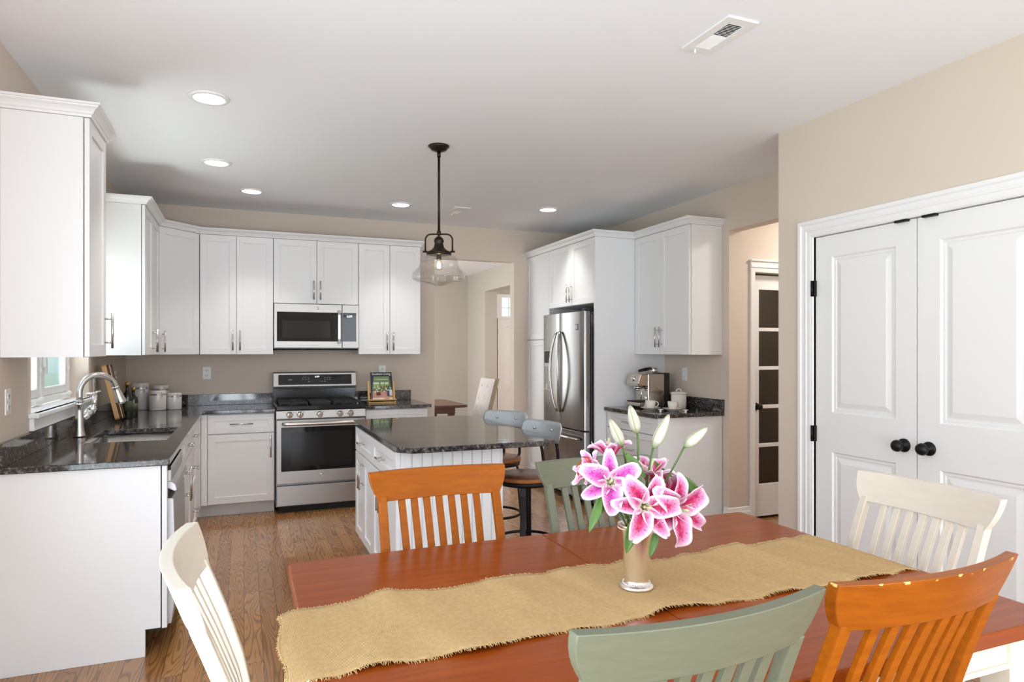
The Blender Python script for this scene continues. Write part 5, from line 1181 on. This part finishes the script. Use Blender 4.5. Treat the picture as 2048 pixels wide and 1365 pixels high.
lily((0.045, 0.035, 0.310), (0.15, -0.25, 0.92), 0.090, 15, 'petal_magenta', 'upright lily at the back centre, half hidden by front blooms', a=(26, 110), wide=0.038, x0=0.01, y0=0.02, seed=7, leaves=(((0.060, 0.05, 0.335), (0.112, 0.04, 0.290), 0.012, -0.02), ((-0.030, 0.0, 0.362), (0.022, -0.02, 0.300), 0.024, 0.008), ((-0.03, 0.0, 0.30), (0.02, -0.04, 0.262), 0.034, 0.008), ((-0.01, 0.0, 0.285), (-0.03, -0.03, 0.20), 0.03, 0.005), ((0.02, 0.0, 0.26), (0.04, -0.03, 0.17), 0.028, 0.005)))
lily((0.115, 0.045, 0.268), (0.55, 0.15, 0.75), 0.082, 40, 'petal_magenta', 'lily at the back right, behind the drooping magenta one', a=(24, 108), wide=0.036, x0=0.02, y0=0.01, seed=8, leaves=(((0.112, 0.02, 0.305), (0.190, 0.0, 0.232), 0.028, 0.008),))
def bud(base, tip, r, label, x0, y0, seed):
    t_ = thing('lily_bud', (VX, VY, VZ), label, 'flower bud', 'closed lily buds in the vase', VR)
    base, tip = Vector(base), Vector(tip); d = tip - base; L = d.length
    MB().tube(stem_pts(base, d.normalized() * 0.6 + Vector((0, 0, 0.6)), y0, x0), 0.0027, 8).build('stem', 'stem_green', t_)
    Q = Matrix.Translation(base) @ basis(d)
    prof = [(0, 0.25), (0.06, 0.55), (0.2, 0.86), (0.36, 1.0), (0.55, 0.92), (0.75, 0.68), (0.9, 0.42), (0.97, 0.26), (1, 0.02)]
    def rad(v):
        for (v0, r0), (v1, r1) in zip(prof, prof[1:]):
            if v <= v1: return r0 + (r1 - r0) * (v - v0) / (v1 - v0)
        return 0.02
    MB().sheet(lambda u, v: ((lambda k: (k * math.cos(2 * PI * u), k * math.sin(2 * PI * u), v * L))(r * rad(v) * (1 + 0.07 * math.cos(6 * PI * u)))), 30, 20, Q).build('bud', 'bud_skin', t_)
bud((-0.036, 0.01, 0.384), (-0.071, 0.015, 0.458), 0.0150, 'greenish lily bud leaning left, lowest on the left', -0.01, 0.0, 1)
bud((0.008, 0.03, 0.415), (-0.012, 0.035, 0.494), 0.0160, 'tallest upright lily bud', 0.0, 0.01, 2)
bud((0.050, 0.02, 0.376), (0.096, 0.025, 0.470), 0.0160, 'long pale lily bud leaning right, in the middle of the buds', 0.01, 0.0, 3)
bud((0.131, 0.0, 0.382), (0.196, 0.0, 0.436), 0.0150, 'lily bud bending far to the right on a long stem', 0.02, 0.0, 4)

# ================================================================== dining room beyond the doorway
t_ = thing('far_table', (2.0, 8.2, 0), 'dark wooden table corner seen through the doorway', 'table')
MB().prism([(1.1, 7.55), (2.46, 7.55), (2.50, 7.60), (2.50, 8.55), (2.44, 8.62), (1.1, 8.62)], 0.735, 0.765).build('tabletop', 'walnut', t_, world=True, bevel=0.004)
MB().box(1.2, 2.36, 7.65, 8.52, 0.66, 0.735).build('apron', 'walnut', t_, world=True)
for x in (1.24, 2.32):
    for y in (7.69, 8.48): MB().bar([(x, y, 0.735), (x, y, 0.0)], 0.07, 0.07).build('leg', 'walnut', t_, world=True)
t_ = thing('upholstered_chair', (2.55, 8.0, 0), 'button-tufted linen chair beyond the doorway', 'chair', None, R(-88))
def ub(u, v, k):
    z = 0.42 + 0.64 * v; x = (u - 0.5) * (0.46 + 0.03 * v); y = 0.20 + 0.16 * v
    puff = 0.03 * (1 - (2 * u - 1) ** 4) * (1 - (2 * v - 1) ** 6)
    if k == 0:
        for bx in (0.3, 0.7):
            for bz in (0.35, 0.6, 0.85): puff -= 0.016 * math.exp(-(((u - bx) / 0.05) ** 2 + ((v - bz) / 0.05) ** 2))
        return (x, y - puff, z)
    return (x, y + 0.055, z)
MB().shell(ub, 28, 28).build('backrest', 'linen', t_, smooth=50)
MB().tube([(-0.235, 0.25, 0.42), (-0.247, 0.41, 1.06), (0.247, 0.41, 1.06), (0.235, 0.25, 0.42)], 0.008, 8).build('welting', 'tan_welt', t_)
mb = MB()
for bx in (-0.1, 0.1):
    for bz in (0.35, 0.6, 0.85): mb.lathe([(0, -0.004), (0.010, 0), (0, 0.006)], 10, Matrix.Translation((bx, 0.20 + 0.16 * bz - 0.018, 0.42 + 0.64 * bz)) @ Matrix.Rotation(R(90), 4, 'X'))
mb.build('button', 'linen', t_)
MB().box(-0.24, 0.24, -0.26, 0.22, 0.36, 0.48).build('seat', 'linen', t_, bevel=0.03, seg=4)
for x in (-0.2, 0.2):
    for y in (-0.22, 0.2): MB().bar([(x, y, 0.36), (x, y * 1.08, 0.0)], 0.04, 0.04).build('leg', 'walnut', t_)
